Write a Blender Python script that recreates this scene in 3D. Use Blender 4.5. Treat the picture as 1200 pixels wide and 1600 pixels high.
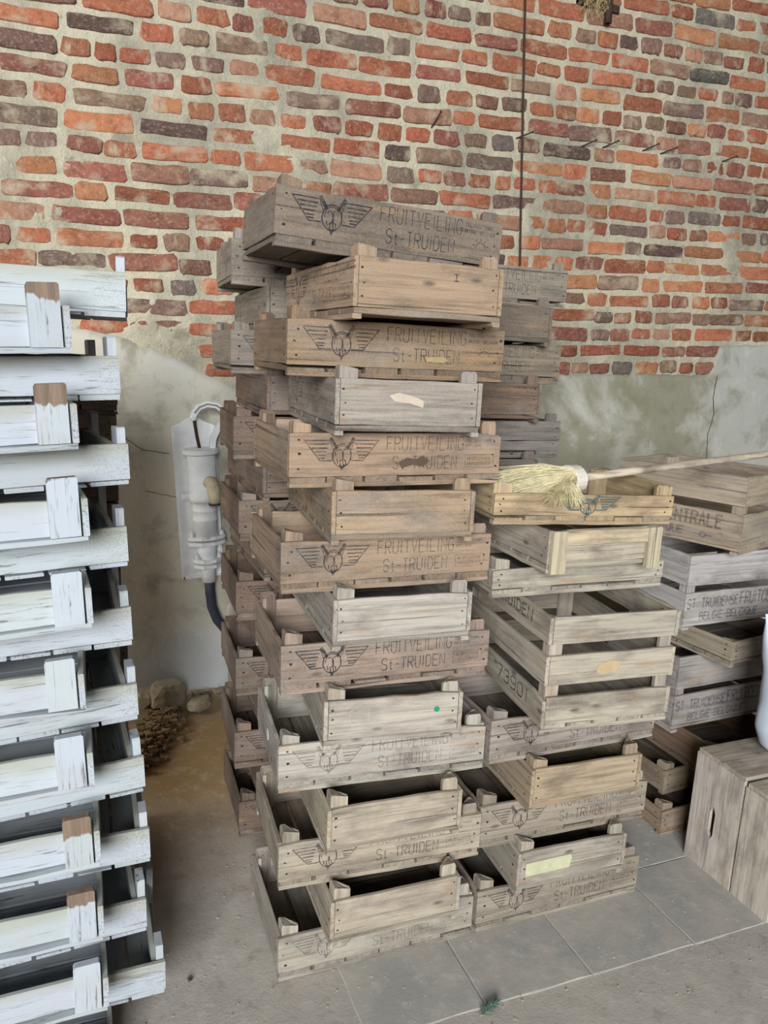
import bpy, bmesh, math, random
from mathutils import Vector, Matrix, noise

# ------------------------------------------------------------------ reset
for o in list(bpy.data.objects):
    bpy.data.objects.remove(o)
scene = bpy.context.scene
C = scene.collection
RND = random.Random(7)

# ------------------------------------------------------------------ camera
F_PX = 1197.76
cam_d = bpy.data.cameras.new('camera')
cam_d.sensor_fit = 'VERTICAL'
cam_d.sensor_height = 32.0
cam_d.lens = F_PX * 32.0 / 1600.0
cam_d.clip_start = 0.02
cam = bpy.data.objects.new('camera', cam_d)
C.objects.link(cam)
YAW, PITCH, ROLL, EYE = 0.378603, 0.203835, 0.046433, 1.7167
fw = Vector((math.sin(YAW) * math.cos(PITCH), math.cos(YAW) * math.cos(PITCH), -math.sin(PITCH)))
r0 = Vector((math.cos(YAW), -math.sin(YAW), 0))
u0 = r0.cross(fw)
rv = math.cos(ROLL) * r0 + math.sin(ROLL) * u0
uv = -math.sin(ROLL) * r0 + math.cos(ROLL) * u0
M = Matrix((rv, uv, -fw)).transposed().to_4x4()
M.translation = Vector((0, 0, EYE))
cam.matrix_world = M
scene.camera = cam

# ------------------------------------------------------------------ world, light, exposure
world = bpy.data.worlds.new('world')
scene.world = world
world.use_nodes = True
bg = world.node_tree.nodes['Background']
bg.inputs[0].default_value = (0.80, 0.87, 1.0, 1)
bg.inputs[1].default_value = 0.040

def area_light(name, loc, target, sx, sy, power, col):
    d = bpy.data.lights.new(name, 'AREA')
    d.shape = 'RECTANGLE'; d.size = sx; d.size_y = sy
    d.energy = power; d.color = col
    o = bpy.data.objects.new(name, d); C.objects.link(o)
    o.location = loc
    o.rotation_euler = (Vector(target) - Vector(loc)).to_track_quat('-Z', 'Y').to_euler()
    return o
# daylight falling in through the wide barn doorway behind the photographer
area_light('doorway_daylight', (-3.15, -6.9, 3.7), (1.2, 2.8, 1.2), 4.4, 3.6, 1950, (0.94, 0.97, 1.0))

# added unseen fill light from the left, brightens the wall by the pump
area_light('side_fill_light', (-2.9, 3.05, 1.9), (.6, 3.5, .7), .9, 1.1, 42, (1.0, .97, .92))

vs = scene.view_settings
vs.view_transform = 'Standard'
vs.look = 'None'
vs.gamma = 1.0
vs.exposure = -0.20
vs.use_curve_mapping = False

# ------------------------------------------------------------------ helpers
def srgb(r, g, b, a=1.0):
    def f(c):
        c /= 255.0
        return c / 12.92 if c <= 0.04045 else ((c + 0.055) / 1.055) ** 2.4
    return (f(r), f(g), f(b), a)

def empty(name, loc, rot=(0, 0, 0)):
    o = bpy.data.objects.new(name, None)
    C.objects.link(o)
    o.empty_display_size = 0.05
    o.location = loc; o.rotation_euler = rot
    return o

def tag(o, label=None, cat=None, group=None, kind=None):
    if label: o['label'] = label
    if cat: o['category'] = cat
    if group: o['group'] = group
    if kind: o['kind'] = kind
    return o

def link(name, me, mat=None, parent=None, loc=(0, 0, 0), rot=(0, 0, 0), color=None, scale=None):
    o = bpy.data.objects.new(name, me)
    C.objects.link(o)
    if mat and not me.materials: me.materials.append(mat)
    if parent: o.parent = parent
    o.location = loc; o.rotation_euler = rot
    if scale: o.scale = scale
    if color: o.color = color
    return o

def mesh(name, verts, faces, smooth=False):
    me = bpy.data.meshes.new(name)
    me.from_pydata([tuple(v) for v in verts], [], faces)
    me.validate()
    bm = bmesh.new(); bm.from_mesh(me)
    bmesh.ops.recalc_face_normals(bm, faces=bm.faces)
    bm.to_mesh(me); bm.free()
    if smooth:
        for p in me.polygons: p.use_smooth = True
    me.update()
    return me

class Geo:
    """collects simple shapes into one mesh"""
    def __init__(s): s.v = []; s.f = []
    def add(s, v, f):
        n = len(s.v); s.v += [tuple(p) for p in v]; s.f += [tuple(i + n for i in q) for q in f]
    def box(s, x0, x1, y0, y1, z0, z1):
        v = [(x, y, z) for x in (x0, x1) for y in (y0, y1) for z in (z0, z1)]
        s.add(v, [(0, 1, 3, 2), (4, 6, 7, 5), (0, 4, 5, 1), (2, 3, 7, 6), (0, 2, 6, 4), (1, 5, 7, 3)])
    def tube(s, pts, rad, n=8, caps=True):
        pts = [Vector(p) for p in pts]
        rs = rad if isinstance(rad, (list, tuple)) else [rad] * len(pts)
        rings = []
        up = None
        for i, p in enumerate(pts):
            d = (pts[min(i + 1, len(pts) - 1)] - pts[max(i - 1, 0)]).normalized()
            if up is None:
                up = Vector((0, 0, 1)) if abs(d.z) < .9 else Vector((1, 0, 0))
            a = d.cross(up).normalized(); b = a.cross(d).normalized(); up = b
            rings.append([p + rs[i] * (math.cos(2 * math.pi * k / n) * a + math.sin(2 * math.pi * k / n) * b) for k in range(n)])
        v = [q for r in rings for q in r]; f = []
        for i in range(len(rings) - 1):
            for k in range(n):
                f.append((i * n + k, i * n + (k + 1) % n, (i + 1) * n + (k + 1) % n, (i + 1) * n + k))
        if caps:
            f.append(tuple(range(n))); f.append(tuple((len(rings) - 1) * n + k for k in range(n)))
        s.add(v, f)
    def lathe(s, prof, c=(0, 0, 0), n=24):
        v = []; f = []
        for r, z in prof:
            for k in range(n):
                a = 2 * math.pi * k / n
                v.append((c[0] + r * math.cos(a), c[1] + r * math.sin(a), c[2] + z))
        for i in range(len(prof) - 1):
            for k in range(n):
                f.append((i * n + k, i * n + (k + 1) % n, (i + 1) * n + (k + 1) % n, (i + 1) * n + k))
        f.append(tuple(range(n))); f.append(tuple((len(prof) - 1) * n + k for k in range(n)))
        s.add(v, f)
    def prism(s, poly, y0, y1):
        """polygon in x,z extruded along y"""
        n = len(poly)
        v = [(x, y0, z) for x, z in poly] + [(x, y1, z) for x, z in poly]
        f = [tuple(range(n)), tuple(range(n, 2 * n))] + [(k, (k + 1) % n, n + (k + 1) % n, n + k) for k in range(n)]
        s.add(v, f)
    def mesh(s, name, smooth=False): return mesh(name, s.v, s.f, smooth)

# ------------------------------------------------------------------ materials
class NT:
    def __init__(s, name):
        s.m = bpy.data.materials.new(name); s.m.use_nodes = True
        s.t = s.m.node_tree; s.b = s.t.nodes['Principled BSDF']
        s.b.inputs['Roughness'].default_value = .85
        s.b.inputs['Specular IOR Level'].default_value = .25
    def n(s, typ, **kw):
        nd = s.t.nodes.new(typ)
        for k, v in kw.items(): setattr(nd, k, v)
        return nd
    def l(s, a, b): s.t.links.new(a, b)
    def coord(s, scale=(1, 1, 1), rand=True):
        tc = s.n('ShaderNodeTexCoord')
        mp = s.n('ShaderNodeMapping'); mp.inputs['Scale'].default_value = scale
        if rand:
            oi = s.n('ShaderNodeObjectInfo')
            mu = s.n('ShaderNodeVectorMath', operation='SCALE'); mu.inputs[0].default_value = (17.0, 31.0, 23.0)
            s.l(oi.outputs['Random'], mu.inputs['Scale'])
            ad = s.n('ShaderNodeVectorMath', operation='ADD')
            s.l(tc.outputs['Object'], mp.inputs['Vector']); s.l(mp.outputs[0], ad.inputs[0]); s.l(mu.outputs[0], ad.inputs[1])
            return ad.outputs[0]
        s.l(tc.outputs['Object'], mp.inputs['Vector'])
        return mp.outputs[0]
    def noise(s, vec, scale, detail=4, rough=.6, dist=0):
        nd = s.n('ShaderNodeTexNoise'); s.l(vec, nd.inputs['Vector'])
        nd.inputs['Scale'].default_value = scale; nd.inputs['Detail'].default_value = detail
        nd.inputs['Roughness'].default_value = rough; nd.inputs['Distortion'].default_value = dist
        return nd.outputs['Fac']
    def ramp(s, fac, stops):
        nd = s.n('ShaderNodeValToRGB'); cr = nd.color_ramp
        while len(cr.elements) < len(stops): cr.elements.new(.5)
        for e, (p, c) in zip(cr.elements, stops):
            e.position = p; e.color = c if len(c) == 4 else (*c, 1)
        s.l(fac, nd.inputs['Fac'])
        return nd.outputs['Color']
    def rampv(s, fac, lo, hi, a=0.0, b=1.0):
        nd = s.n('ShaderNodeMapRange'); nd.inputs[1].default_value = lo; nd.inputs[2].default_value = hi
        nd.inputs[3].default_value = a; nd.inputs[4].default_value = b
        s.l(fac, nd.inputs[0]); return nd.outputs[0]
    def mix(s, fac, a, b, mode='MIX'):
        nd = s.n('ShaderNodeMix', data_type='RGBA', blend_type=mode)
        if isinstance(fac, (int, float)): nd.inputs[0].default_value = fac
        else: s.l(fac, nd.inputs[0])
        for sock, v in ((nd.inputs[6], a), (nd.inputs[7], b)):
            if isinstance(v, tuple): sock.default_value = v if len(v) == 4 else (*v, 1)
            else: s.l(v, sock)
        return nd.outputs[2]
    def math(s, op, a, b=None):
        nd = s.n('ShaderNodeMath', operation=op)
        for i, v in enumerate((a, b)):
            if v is None: continue
            if isinstance(v, (int, float)): nd.inputs[i].default_value = v
            else: s.l(v, nd.inputs[i])
        return nd.outputs[0]
    def bump(s, h, strength=.4, dist=.004):
        nd = s.n('ShaderNodeBump'); nd.inputs['Strength'].default_value = strength; nd.inputs['Distance'].default_value = dist
        s.l(h, nd.inputs['Height']); s.l(nd.outputs[0], s.b.inputs['Normal'])
    def color(s, c):
        if isinstance(c, tuple): s.b.inputs['Base Color'].default_value = c
        else: s.l(c, s.b.inputs['Base Color'])
    def objcol(s):
        oi = s.n('ShaderNodeObjectInfo'); return oi.outputs['Color'], oi.outputs['Alpha']

def wood_mat(name, along='X'):
    m = NT(name)
    sc = {'X': (1.5, 38, 38), 'Z': (38, 38, 1.5)}[along]
    v = m.coord(sc)
    v2 = m.coord({'X': (4, 9, 9), 'Z': (9, 9, 4)}[along])
    col, _ = m.objcol()
    g = m.noise(v, 2.2, 8, .68, .6)
    c = m.mix(1.0, col, m.ramp(g, [(.28, (.42, .39, .37)), (.5, (1, 1, 1)), (.72, (1.30, 1.27, 1.22))]), 'MULTIPLY')
    st = m.noise(v2, 1.1, 5, .62, .3)
    c = m.mix(m.rampv(st, .47, .70, 0, .72), c, srgb(72, 60, 52))
    st2 = m.noise(v2, .55, 4, .6, .2)
    c = m.mix(m.rampv(st2, .50, .80, 0, .42), c, srgb(172, 166, 156))
    st3 = m.noise(m.coord({'X': (3, 6, 14), 'Z': (6, 6, 3)}[along]), 1.7, 3, .5)
    c = m.mix(m.rampv(st3, .60, .72, 0, .45), c, srgb(160, 124, 84))
    # sparse knots
    vo = m.n('ShaderNodeTexVoronoi'); vo.inputs['Scale'].default_value = 1.3
    m.l(m.coord({'X': (5, 12, 12), 'Z': (12, 12, 5)}[along]), vo.inputs['Vector'])
    c = m.mix(m.math('MULTIPLY', m.rampv(vo.outputs['Distance'], .05, .14, .75, 0), m.rampv(vo.outputs['Color'], .62, .66)), c, srgb(62, 48, 40))
    # drying cracks along the grain
    cr = m.noise(m.coord({'X': (.9, 60, 60), 'Z': (60, 60, .9)}[along]), 1.6, 3, .5)
    c = m.mix(m.rampv(cr, .66, .70, 0, .7), c, srgb(46, 38, 33))
    fine = m.noise(m.coord((90, 90, 90)), 3.0, 3, .7)
    c = m.mix(m.rampv(fine, .35, .7, 0, .16), c, srgb(205, 196, 180))
    m.color(c)
    m.bump(m.math('ADD', g, m.math('MULTIPLY', fine, .35)), .55, .0022)
    m.b.inputs['Roughness'].default_value = .92
    return m.m

def white_mat(name, along='X'):
    m = NT(name)
    col, al = m.objcol()
    v = m.coord({'X': (1.5, 30, 30), 'Z': (30, 30, 1.5)}[along])
    g = m.noise(v, 2.0, 6, .65, .5)
    paint = m.mix(m.rampv(m.noise(m.coord((3, 8, 8)), 1.2, 4), .45, .75, 0, .45), col, srgb(160, 160, 150))
    # flaking cracks
    cr = m.noise(m.coord({'X': (9, 170, 170), 'Z': (170, 170, 9)}[along]), 1.1, 4, .62, .8)
    patch = m.noise(m.coord((2.5, 5, 5)), 1.3, 3)
    th = m.math('SUBTRACT', cr, m.rampv(patch, .35, .7, .12, -.03))
    c = m.mix(m.rampv(th, .575, .61, 0, .75), paint, srgb(92, 88, 84))
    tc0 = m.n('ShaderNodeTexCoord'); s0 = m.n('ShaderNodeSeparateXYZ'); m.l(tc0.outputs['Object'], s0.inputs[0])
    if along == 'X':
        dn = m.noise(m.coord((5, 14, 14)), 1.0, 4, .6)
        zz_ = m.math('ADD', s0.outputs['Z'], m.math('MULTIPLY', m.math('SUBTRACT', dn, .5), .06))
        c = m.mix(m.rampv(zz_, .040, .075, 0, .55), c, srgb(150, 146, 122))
        sp_ = m.noise(m.coord((120, 120, 120)), 2.0, 3, .7)
        ends = m.rampv(m.math('ADD', m.math('ABSOLUTE', s0.outputs['X']), m.math('MULTIPLY', m.math('SUBTRACT', dn, .5), .3)), .20, .31)
        c = m.mix(m.math('MULTIPLY', m.rampv(sp_, .50, .60), m.math('MULTIPLY', ends, .42)), c, srgb(112, 106, 100))
    # bare timber where paint has gone
    tc = m.n('ShaderNodeTexCoord'); sp = m.n('ShaderNodeSeparateXYZ'); m.l(tc.outputs['Object'], sp.inputs[0])
    wood = m.mix(1.0, srgb(128, 112, 98), m.ramp(g, [(.3, (.6, .56, .52)), (.7, (1.2, 1.15, 1.1))]), 'MULTIPLY')
    if along == 'Z':
        lim = m.math('ADD', sp.outputs['Z'], m.math('MULTIPLY', m.math('SUBTRACT', m.noise(m.coord((40, 40, 8)), 1.0, 3), .5), .05))
        bare = m.rampv(m.math('SUBTRACT', lim, m.math('SUBTRACT', .145, m.math('MULTIPLY', al, .075))), 0, .004)
    else:
        bare = m.rampv(m.noise(m.coord((6, 16, 16)), 1.1, 5, .7), .69, .73, 0, .8)
    c = m.mix(bare, c, wood)
    m.color(c)
    m.bump(m.math('SUBTRACT', g, m.rampv(th, .53, .58, 0, 1.2)), .45, .0018)
    m.b.inputs['Roughness'].default_value = .6
    return m.m

def ink_mat(name):
    m = NT(name)
    col, al = m.objcol()
    m.color(col)
    wear = m.noise(m.coord((18, 90, 60)), 2.0, 5, .7)
    w = m.math('MULTIPLY', al, m.rampv(wear, .32, .60, 1.0, .28))
    tr = m.n('ShaderNodeBsdfTransparent'); mx = m.n('ShaderNodeMixShader')
    m.l(w, mx.inputs[0]); m.l(tr.outputs[0], mx.inputs[1]); m.l(m.b.outputs[0], mx.inputs[2])
    m.l(mx.outputs[0], m.t.nodes['Material Output'].inputs['Surface'])
    return m.m

def brick_mat(name, attr=None):
    m = NT(name)
    if attr:
        a = m.n('ShaderNodeAttribute', attribute_name=attr); col = a.outputs['Color']
        v = m.coord((1, 1, 1), rand=False)
    else:
        col, _ = m.objcol(); v = m.coord((.22, .012, .076))
    k = 1.0
    n1 = m.noise(v, 24 * k, 6, .72)
    n2 = m.noise(v, 75 * k, 5, .75)
    c = m.mix(1.0, col, m.ramp(n1, [(.28, (.50, .47, .47)), (.5, (1, 1, 1)), (.75, (1.22, 1.18, 1.14))]), 'MULTIPLY')
    c = m.mix(m.rampv(n2, .52, .72, 0, .45), c, srgb(212, 190, 168))
    c = m.mix(m.rampv(n2, .36, .28, 0, .6), c, srgb(70, 48, 44))
    sm = m.noise(v, 9, 4, .6)
    c = m.mix(m.rampv(sm, .53, .70, 0, .8), c, srgb(186, 172, 146))
    m.color(c)
    m.bump(m.math('ADD', n1, m.math('MULTIPLY', n2, .6)), .8, .006)
    m.b.inputs['Roughness'].default_value = .95
    return m.m

def mortar_mat():
    m = NT('lime_mortar')
    v = m.coord((1, 1, 1), rand=False)
    a = m.noise(v, 2.2, 5, .6); b = m.noise(v, 30, 6, .72); e = m.noise(v, 110, 4, .7)
    c = m.mix(m.rampv(a, .42, .60), srgb(216, 207, 180), srgb(178, 171, 150))
    c = m.mix(m.rampv(b, .55, .75, 0, .6), c, srgb(232, 227, 208))
    c = m.mix(m.rampv(b, .42, .28, 0, .6), c, srgb(120, 110, 92))
    c = m.mix(m.rampv(m.noise(v, 5.0, 4, .6), .62, .72, 0, .7), c, srgb(150, 140, 118))
    m.color(c)
    m.bump(m.math('ADD', b, m.math('MULTIPLY', e, .5)), 1.0, .016)
    m.b.inputs['Roughness'].default_value = .97
    return m.m

def plaster_mat():
    m = NT('old_plaster')
    v = m.coord((1, 1, 1), rand=False)
    a = m.noise(v, 1.6, 6, .62, .4); b = m.noise(v, 5.5, 6, .66, .3); d = m.noise(v, 45, 5, .7)
    tc = m.n('ShaderNodeTexCoord'); sp = m.n('ShaderNodeSeparateXYZ'); m.l(tc.outputs['Object'], sp.inputs[0])
    right = m.rampv(sp.outputs['X'], 1.2, 2.2)
    c = m.mix(right, srgb(206, 201, 184), srgb(146, 142, 122))
    # the renewed pale coat at the far right
    xe = m.math('ADD', sp.outputs['X'], m.math('MULTIPLY', m.math('SUBTRACT', b, .5), .5))
    c = m.mix(m.rampv(xe, 3.45, 3.75, 0, .75), c, srgb(188, 188, 180))
    c = m.mix(m.rampv(a, .5, .66, 0, .8), c, srgb(202, 200, 190))
    c = m.mix(m.rampv(b, .50, .36, 0, .55), c, srgb(128, 122, 100))
    c = m.mix(m.rampv(b, .60, .72, 0, .6), c, srgb(208, 206, 198))
    # salt bloom along the foot of the wall near the pump
    zz = m.math('ADD', sp.outputs['Z'], m.math('MULTIPLY', m.math('SUBTRACT', b, .5), .35))
    salt = m.math('MULTIPLY', m.rampv(zz, .46, .08), m.rampv(sp.outputs['X'], 1.1, .8))
    c = m.mix(m.math('MULTIPLY', salt, .8), c, srgb(226, 232, 236))
    c = m.mix(m.rampv(d, .62, .74, 0, .35), c, srgb(110, 100, 84))
    m.color(c)
    m.bump(m.math('ADD', m.math('MULTIPLY', b, 1.0), m.math('MULTIPLY', d, .35)), .55, .006)
    m.b.inputs['Roughness'].default_value = .95
    return m.m

def floor_mat():
    m = NT('dusty_floor')
    v = m.coord((1, 1, 1), rand=False)
    a = m.noise(v, 2.0, 5, .6); b = m.noise(v, 14, 6, .7); d = m.noise(v, 120, 4, .75)
    c = m.mix(m.rampv(a, .4, .65), srgb(182, 174, 163), srgb(168, 161, 152))
    # browner tone towards the wall
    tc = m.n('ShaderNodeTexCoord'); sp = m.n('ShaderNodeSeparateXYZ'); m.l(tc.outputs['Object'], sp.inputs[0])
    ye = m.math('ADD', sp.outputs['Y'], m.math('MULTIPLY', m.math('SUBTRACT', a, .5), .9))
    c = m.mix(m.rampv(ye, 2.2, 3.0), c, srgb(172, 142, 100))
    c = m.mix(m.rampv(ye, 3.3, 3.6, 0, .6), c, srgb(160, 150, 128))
    c = m.mix(m.rampv(b, .52, .7, 0, .5), c, srgb(204, 197, 186))
    c = m.mix(m.rampv(b, .44, .3, 0, .5), c, srgb(134, 124, 113))
    c = m.mix(m.rampv(d, .64, .74, 0, .6), c, srgb(88, 78, 68))
    c = m.mix(m.rampv(d, .34, .24, 0, .6), c, srgb(200, 194, 182))
    m.color(c)
    m.bump(m.math('ADD', b, m.math('MULTIPLY', d, .5)), .5, .005)
    m.b.inputs['Roughness'].default_value = .95
    return m.m

def slab_mat():
    m = NT('stone_slab_grey')
    v = m.coord((1, 1, 1))
    a = m.noise(v, 5, 6, .65, .6); b = m.noise(v, 24, 6, .7); d = m.noise(v, 130, 4, .7)
    c = m.mix(m.rampv(a, .38, .64), srgb(158, 156, 150), srgb(178, 171, 160))
    c = m.mix(m.rampv(b, .54, .7, 0, .5), c, srgb(196, 190, 180))
    c = m.mix(m.rampv(b, .42, .3, 0, .5), c, srgb(146, 147, 147))
    c = m.mix(m.rampv(d, .64, .76, 0, .4), c, srgb(92, 86, 78))
    m.color(c)
    m.bump(m.math('ADD', b, m.math('MULTIPLY', d, .3)), .35, .004)
    m.b.inputs['Roughness'].default_value = .9
    return m.m

def simple_mat(name, col, rough=.7, var=.25, scale=12, bump=.2, metal=0, objcol=False):
    m = NT(name)
    v = m.coord((1, 1, 1)); n = m.noise(v, scale, 5, .65)
    base = m.objcol()[0] if objcol else col
    m.color(m.mix(1.0, base, m.ramp(n, [(.25, (1 - var,) * 3), (.75, (1 + var * .6,) * 3)]), 'MULTIPLY'))
    m.bump(n, bump, .003)
    m.b.inputs['Roughness'].default_value = rough; m.b.inputs['Metallic'].default_value = metal
    return m.m

WOOD = wood_mat('weathered_wood')
WOODZ = wood_mat('weathered_wood_upright', 'Z')
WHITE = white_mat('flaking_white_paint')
WHITEZ = white_mat('flaking_white_paint_upright', 'Z')
INK = ink_mat('faded_ink')
BRICK = brick_mat('old_brick')
BRICKS = brick_mat('old_brick_field', 'tint')
MORTAR = mortar_mat(); PLASTER = plaster_mat(); FLOORM = floor_mat(); SLAB = slab_mat()
IRON = simple_mat('rusty_iron', srgb(70, 56, 48), .8, .45, 60, .4)
NAIL = simple_mat('rusty_nail_stain', srgb(58, 44, 38), .9, .3, 80, .2)
PAPER = simple_mat('paper', (1, 1, 1, 1), .8, .18, 30, .1, objcol=True)
PUMPW = simple_mat('chalky_white_enamel', srgb(240, 242, 242), .5, .14, 14, .15)
PUMPC = simple_mat('cream_enamel', srgb(196, 182, 152), .55, .3, 30, .2)
HOSE = simple_mat('dark_hose', srgb(66, 70, 80), .55, .25, 20, .1)
STONE = simple_mat('rubble_stone', srgb(176, 164, 140), .95, .35, 18, .8)
EARTH = simple_mat('crumbly_earth', srgb(158, 134, 102), .97, .5, 40, .8)
BRISTLE = simple_mat('pale_bristle', srgb(226, 214, 172), .6, .35, 40, .05)
FELT = simple_mat('white_collar', srgb(220, 212, 196), .9, .15, 120, .5)
STRAW = simple_mat('dry_straw', srgb(186, 164, 118), .8, .3, 40, .1)
PLASTIC = simple_mat('white_woven_plastic', srgb(206, 216, 226), .45, .08, 8, .15)
NEEDLE = simple_mat('blue_green_needle', srgb(84, 112, 100), .7, .3, 30, .1)
DARKLINE = simple_mat('crack_dark', srgb(84, 78, 66), 1.0, .2, 30, .1)
PIPEW = simple_mat('white_pipe', srgb(214, 208, 192), .6, .12, 20, .15)

# ------------------------------------------------------------------ the wall
TAU = 0.0404          # the courses climb slightly to the right against the floor
WY = 3.70

def plaster_top(x):
    pts = [(-1.6, 2.02), (-.24, 2.05), (-.20, 1.80), (.0, 1.765), (.2, 1.742), (.36, 1.68), (.58, 1.572), (.75, 1.493), (1.2, 1.45),
           (2.2, 1.50), (2.55, 1.545), (3.0, 1.54), (3.62, 1.535), (3.64, 1.70), (3.9, 1.715), (4.3, 1.72), (6.0, 1.72)]
    for (a, b), (c, d) in zip(pts, pts[1:]):
        if x <= c:
            t = max(0, min(1, (x - a) / (c - a)))
            return b + (d - b) * t
    return pts[-1][1]

def edge_j(x):
    return plaster_top(x) + .014 * noise.noise(Vector((x * 9, 3.1, 0))) + .008 * noise.noise(Vector((x * 33, 7.7, 0)))

def smear(x, z):
    """how far trowelled mortar stands out over the bricks"""
    s = noise.noise(Vector((x * 1.5 + 5, z * 1.9, 4.2))) + .6 * noise.noise(Vector((x * 5, z * 6.5, 9.1)))
    lft = max(0, 1 - max(0, x) / 2.6)
    return max(0.0, s + .14 * lft - .26)

# mortar bed with relief
nx0, nx1, nz0, nz1, st = -2.0, 5.3, 1.36, 4.15, .0165
NXN = int((nx1 - nx0) / st); NZN = int((nz1 - nz0) / st)
vv = []; ff = []
for j in range(NZN + 1):
    z = nz0 + j * st
    for i in range(NXN + 1):
        x = nx0 + i * st
        y = -.002 + .0055 * noise.noise(Vector((x * 22, z * 22, 1))) + .004 * noise.noise(Vector((x * 52, z * 52, 3))) - .032 * min(.55, smear(x, z))
        vv.append((x, y, z))
for j in range(NZN):
    for i in range(NXN):
        a = j * (NXN + 1) + i
        ff.append((a, a + 1, a + NXN + 2, a + NXN + 1))
me = bpy.data.meshes.new('wall_back'); me.from_pydata(vv, [], ff); me.update()
for p in me.polygons: p.use_smooth = True
g = Geo(); g.box(-2.2, 5.6, .012, .30, -.25, 4.3)
wall = link('wall_back', me, MORTAR, loc=(0, WY, 0), rot=(0, -TAU, 0))
tag(wall, 'old brick wall with thick pale mortar above grey plaster', None, None, 'structure')
link('wall_core', g.mesh('wall_core'), MORTAR, wall)

# plaster coat on the lower wall
vv = []; ff = []
xs = [-2.1 + .03 * i for i in range(int(7.5 / .03) + 1)]
NR = 56
for i, x in enumerate(xs):
    zt = edge_j(x)
    for j in range(NR + 1):
        z = -.22 + (zt + .22) * j / NR
        y = -.026 + .006 * noise.noise(Vector((x * 2.2, z * 2.2, 8))) + .0025 * noise.noise(Vector((x * 11, z * 11, 2)))
        if j == NR: y += .005
        vv.append((x, y, z))
    vv.append((x, .02, zt + .002))
for i in range(len(xs) - 1):
    for j in range(NR + 1):
        a = i * (NR + 2) + j
        ff.append((a, a + NR + 2, a + NR + 3, a + 1))
pl = link('plaster_coat', mesh('plaster_coat', vv, ff, True), PLASTER, wall)

def crack(name, pts, wdt):
    g = Geo()
    for k in range(len(pts) - 1):
        pass
    vv = []; ff = []
    q = []
    for (a, b), (c, d) in zip(pts, pts[1:]):
        for t in range(8):
            s = t / 8
            q.append((a + (c - a) * s + .006 * noise.noise(Vector((a * 3 + s * 9, b * 5, t))), b + (d - b) * s + .006 * noise.noise(Vector((b * 3, s * 9, a)))))
    q.append(pts[-1])
    for k, (x, z) in enumerate(q):
        x2, z2 = q[min(k + 1, len(q) - 1)]; x1, z1 = q[max(0, k - 1)]
        d = Vector((x2 - x1, z2 - z1)).normalized(); nrm = Vector((-d.y, d.x)) * wdt * (.5 + .5 * abs(noise.noise(Vector((k * .7, x, z)))))
        y = -.0285 + .006 * noise.noise(Vector((x * 2.2, z * 2.2, 8))) + .0025 * noise.noise(Vector((x * 11, z * 11, 2))) - .001
        vv += [(x + nrm.x, y, z + nrm.y), (x - nrm.x, y, z - nrm.y)]
        if k: ff.append((2 * k - 2, 2 * k - 1, 2 * k + 1, 2 * k))
    link(name, mesh(name, vv, ff), DARKLINE, wall)
crack('crack', [(3.655, 1.53), (3.64, 1.40), (3.66, 1.30), (3.63, 1.18), (3.64, 1.0)], .004)
crack('crack', [(.20, 1.30), (.30, 1.22), (.42, 1.20)], .0025)
crack('crack', [(.22, 1.62), (.20, 1.5), (.14, 1.40)], .002)
crack('crack', [(.30, 1.03), (.44, .99)], .002)

# bricks
BCOL = [((178, 112, 84), 5), ((166, 100, 76), 7), ((148, 96, 82), 5), ((186, 124, 90), 3), ((132, 106, 96), 3), ((176, 130, 108), 3), ((112, 102, 96), 1.2), ((144, 112, 94), 4), ((108, 84, 78), 1)]
def brick_color(rn):
    t = rn.random() * sum(w for _, w in BCOL)
    for c, w in BCOL:
        t -= w
        if t <= 0: break
    k = rn.uniform(.80, 1.03); d = rn.uniform(-5, 5)
    return srgb(c[0] * k, c[1] * k + d, c[2] * k + d * .6 - 2)

def brick_shape(rn, hdr):
    """unit brick: x,z in -.5..+.5, front towards -y, rough rounded outline"""
    asp = 2.0 if hdr else 4.0
    cx_ = rn.uniform(.05, .11) / asp * 2; cz_ = rn.uniform(.12, .22)
    base = [(-.5 + cx_, -.5), (-.25, -.5), (0, -.5), (.25, -.5), (.5 - cx_, -.5), (.5, -.5 + cz_), (.5, .5 - cz_), (.5 - cx_, .5), (.25, .5), (0, .5), (-.25, .5), (-.5 + cx_, .5), (-.5, .5 - cz_), (-.5, -.5 + cz_)]
    n = 14
    out = [(x + rn.uniform(-.10, .10) / asp, z * (1 + rn.uniform(-.16, .05))) for x, z in base]
    vv = []; ff = []
    for x, z in out: vv.append((x, .3, z))
    for x, z in out: vv.append((x, -.55 + rn.uniform(-.12, .12), z))
    for x, z in out:
        vv.append((x * (1 - .18 / asp), -1 + rn.uniform(-.22, .25), z * .84))
    vv.append((0, -1.05 + rn.uniform(-.2, .1), 0))
    for k in range(n):
        m_ = (k + 1) % n
        ff.append((k, m_, n + m_, n + k)); ff.append((n + k, n + m_, 2 * n + m_, 2 * n + k)); ff.append((2 * n + k, 2 * n + m_, 3 * n))
    return vv, ff

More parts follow.
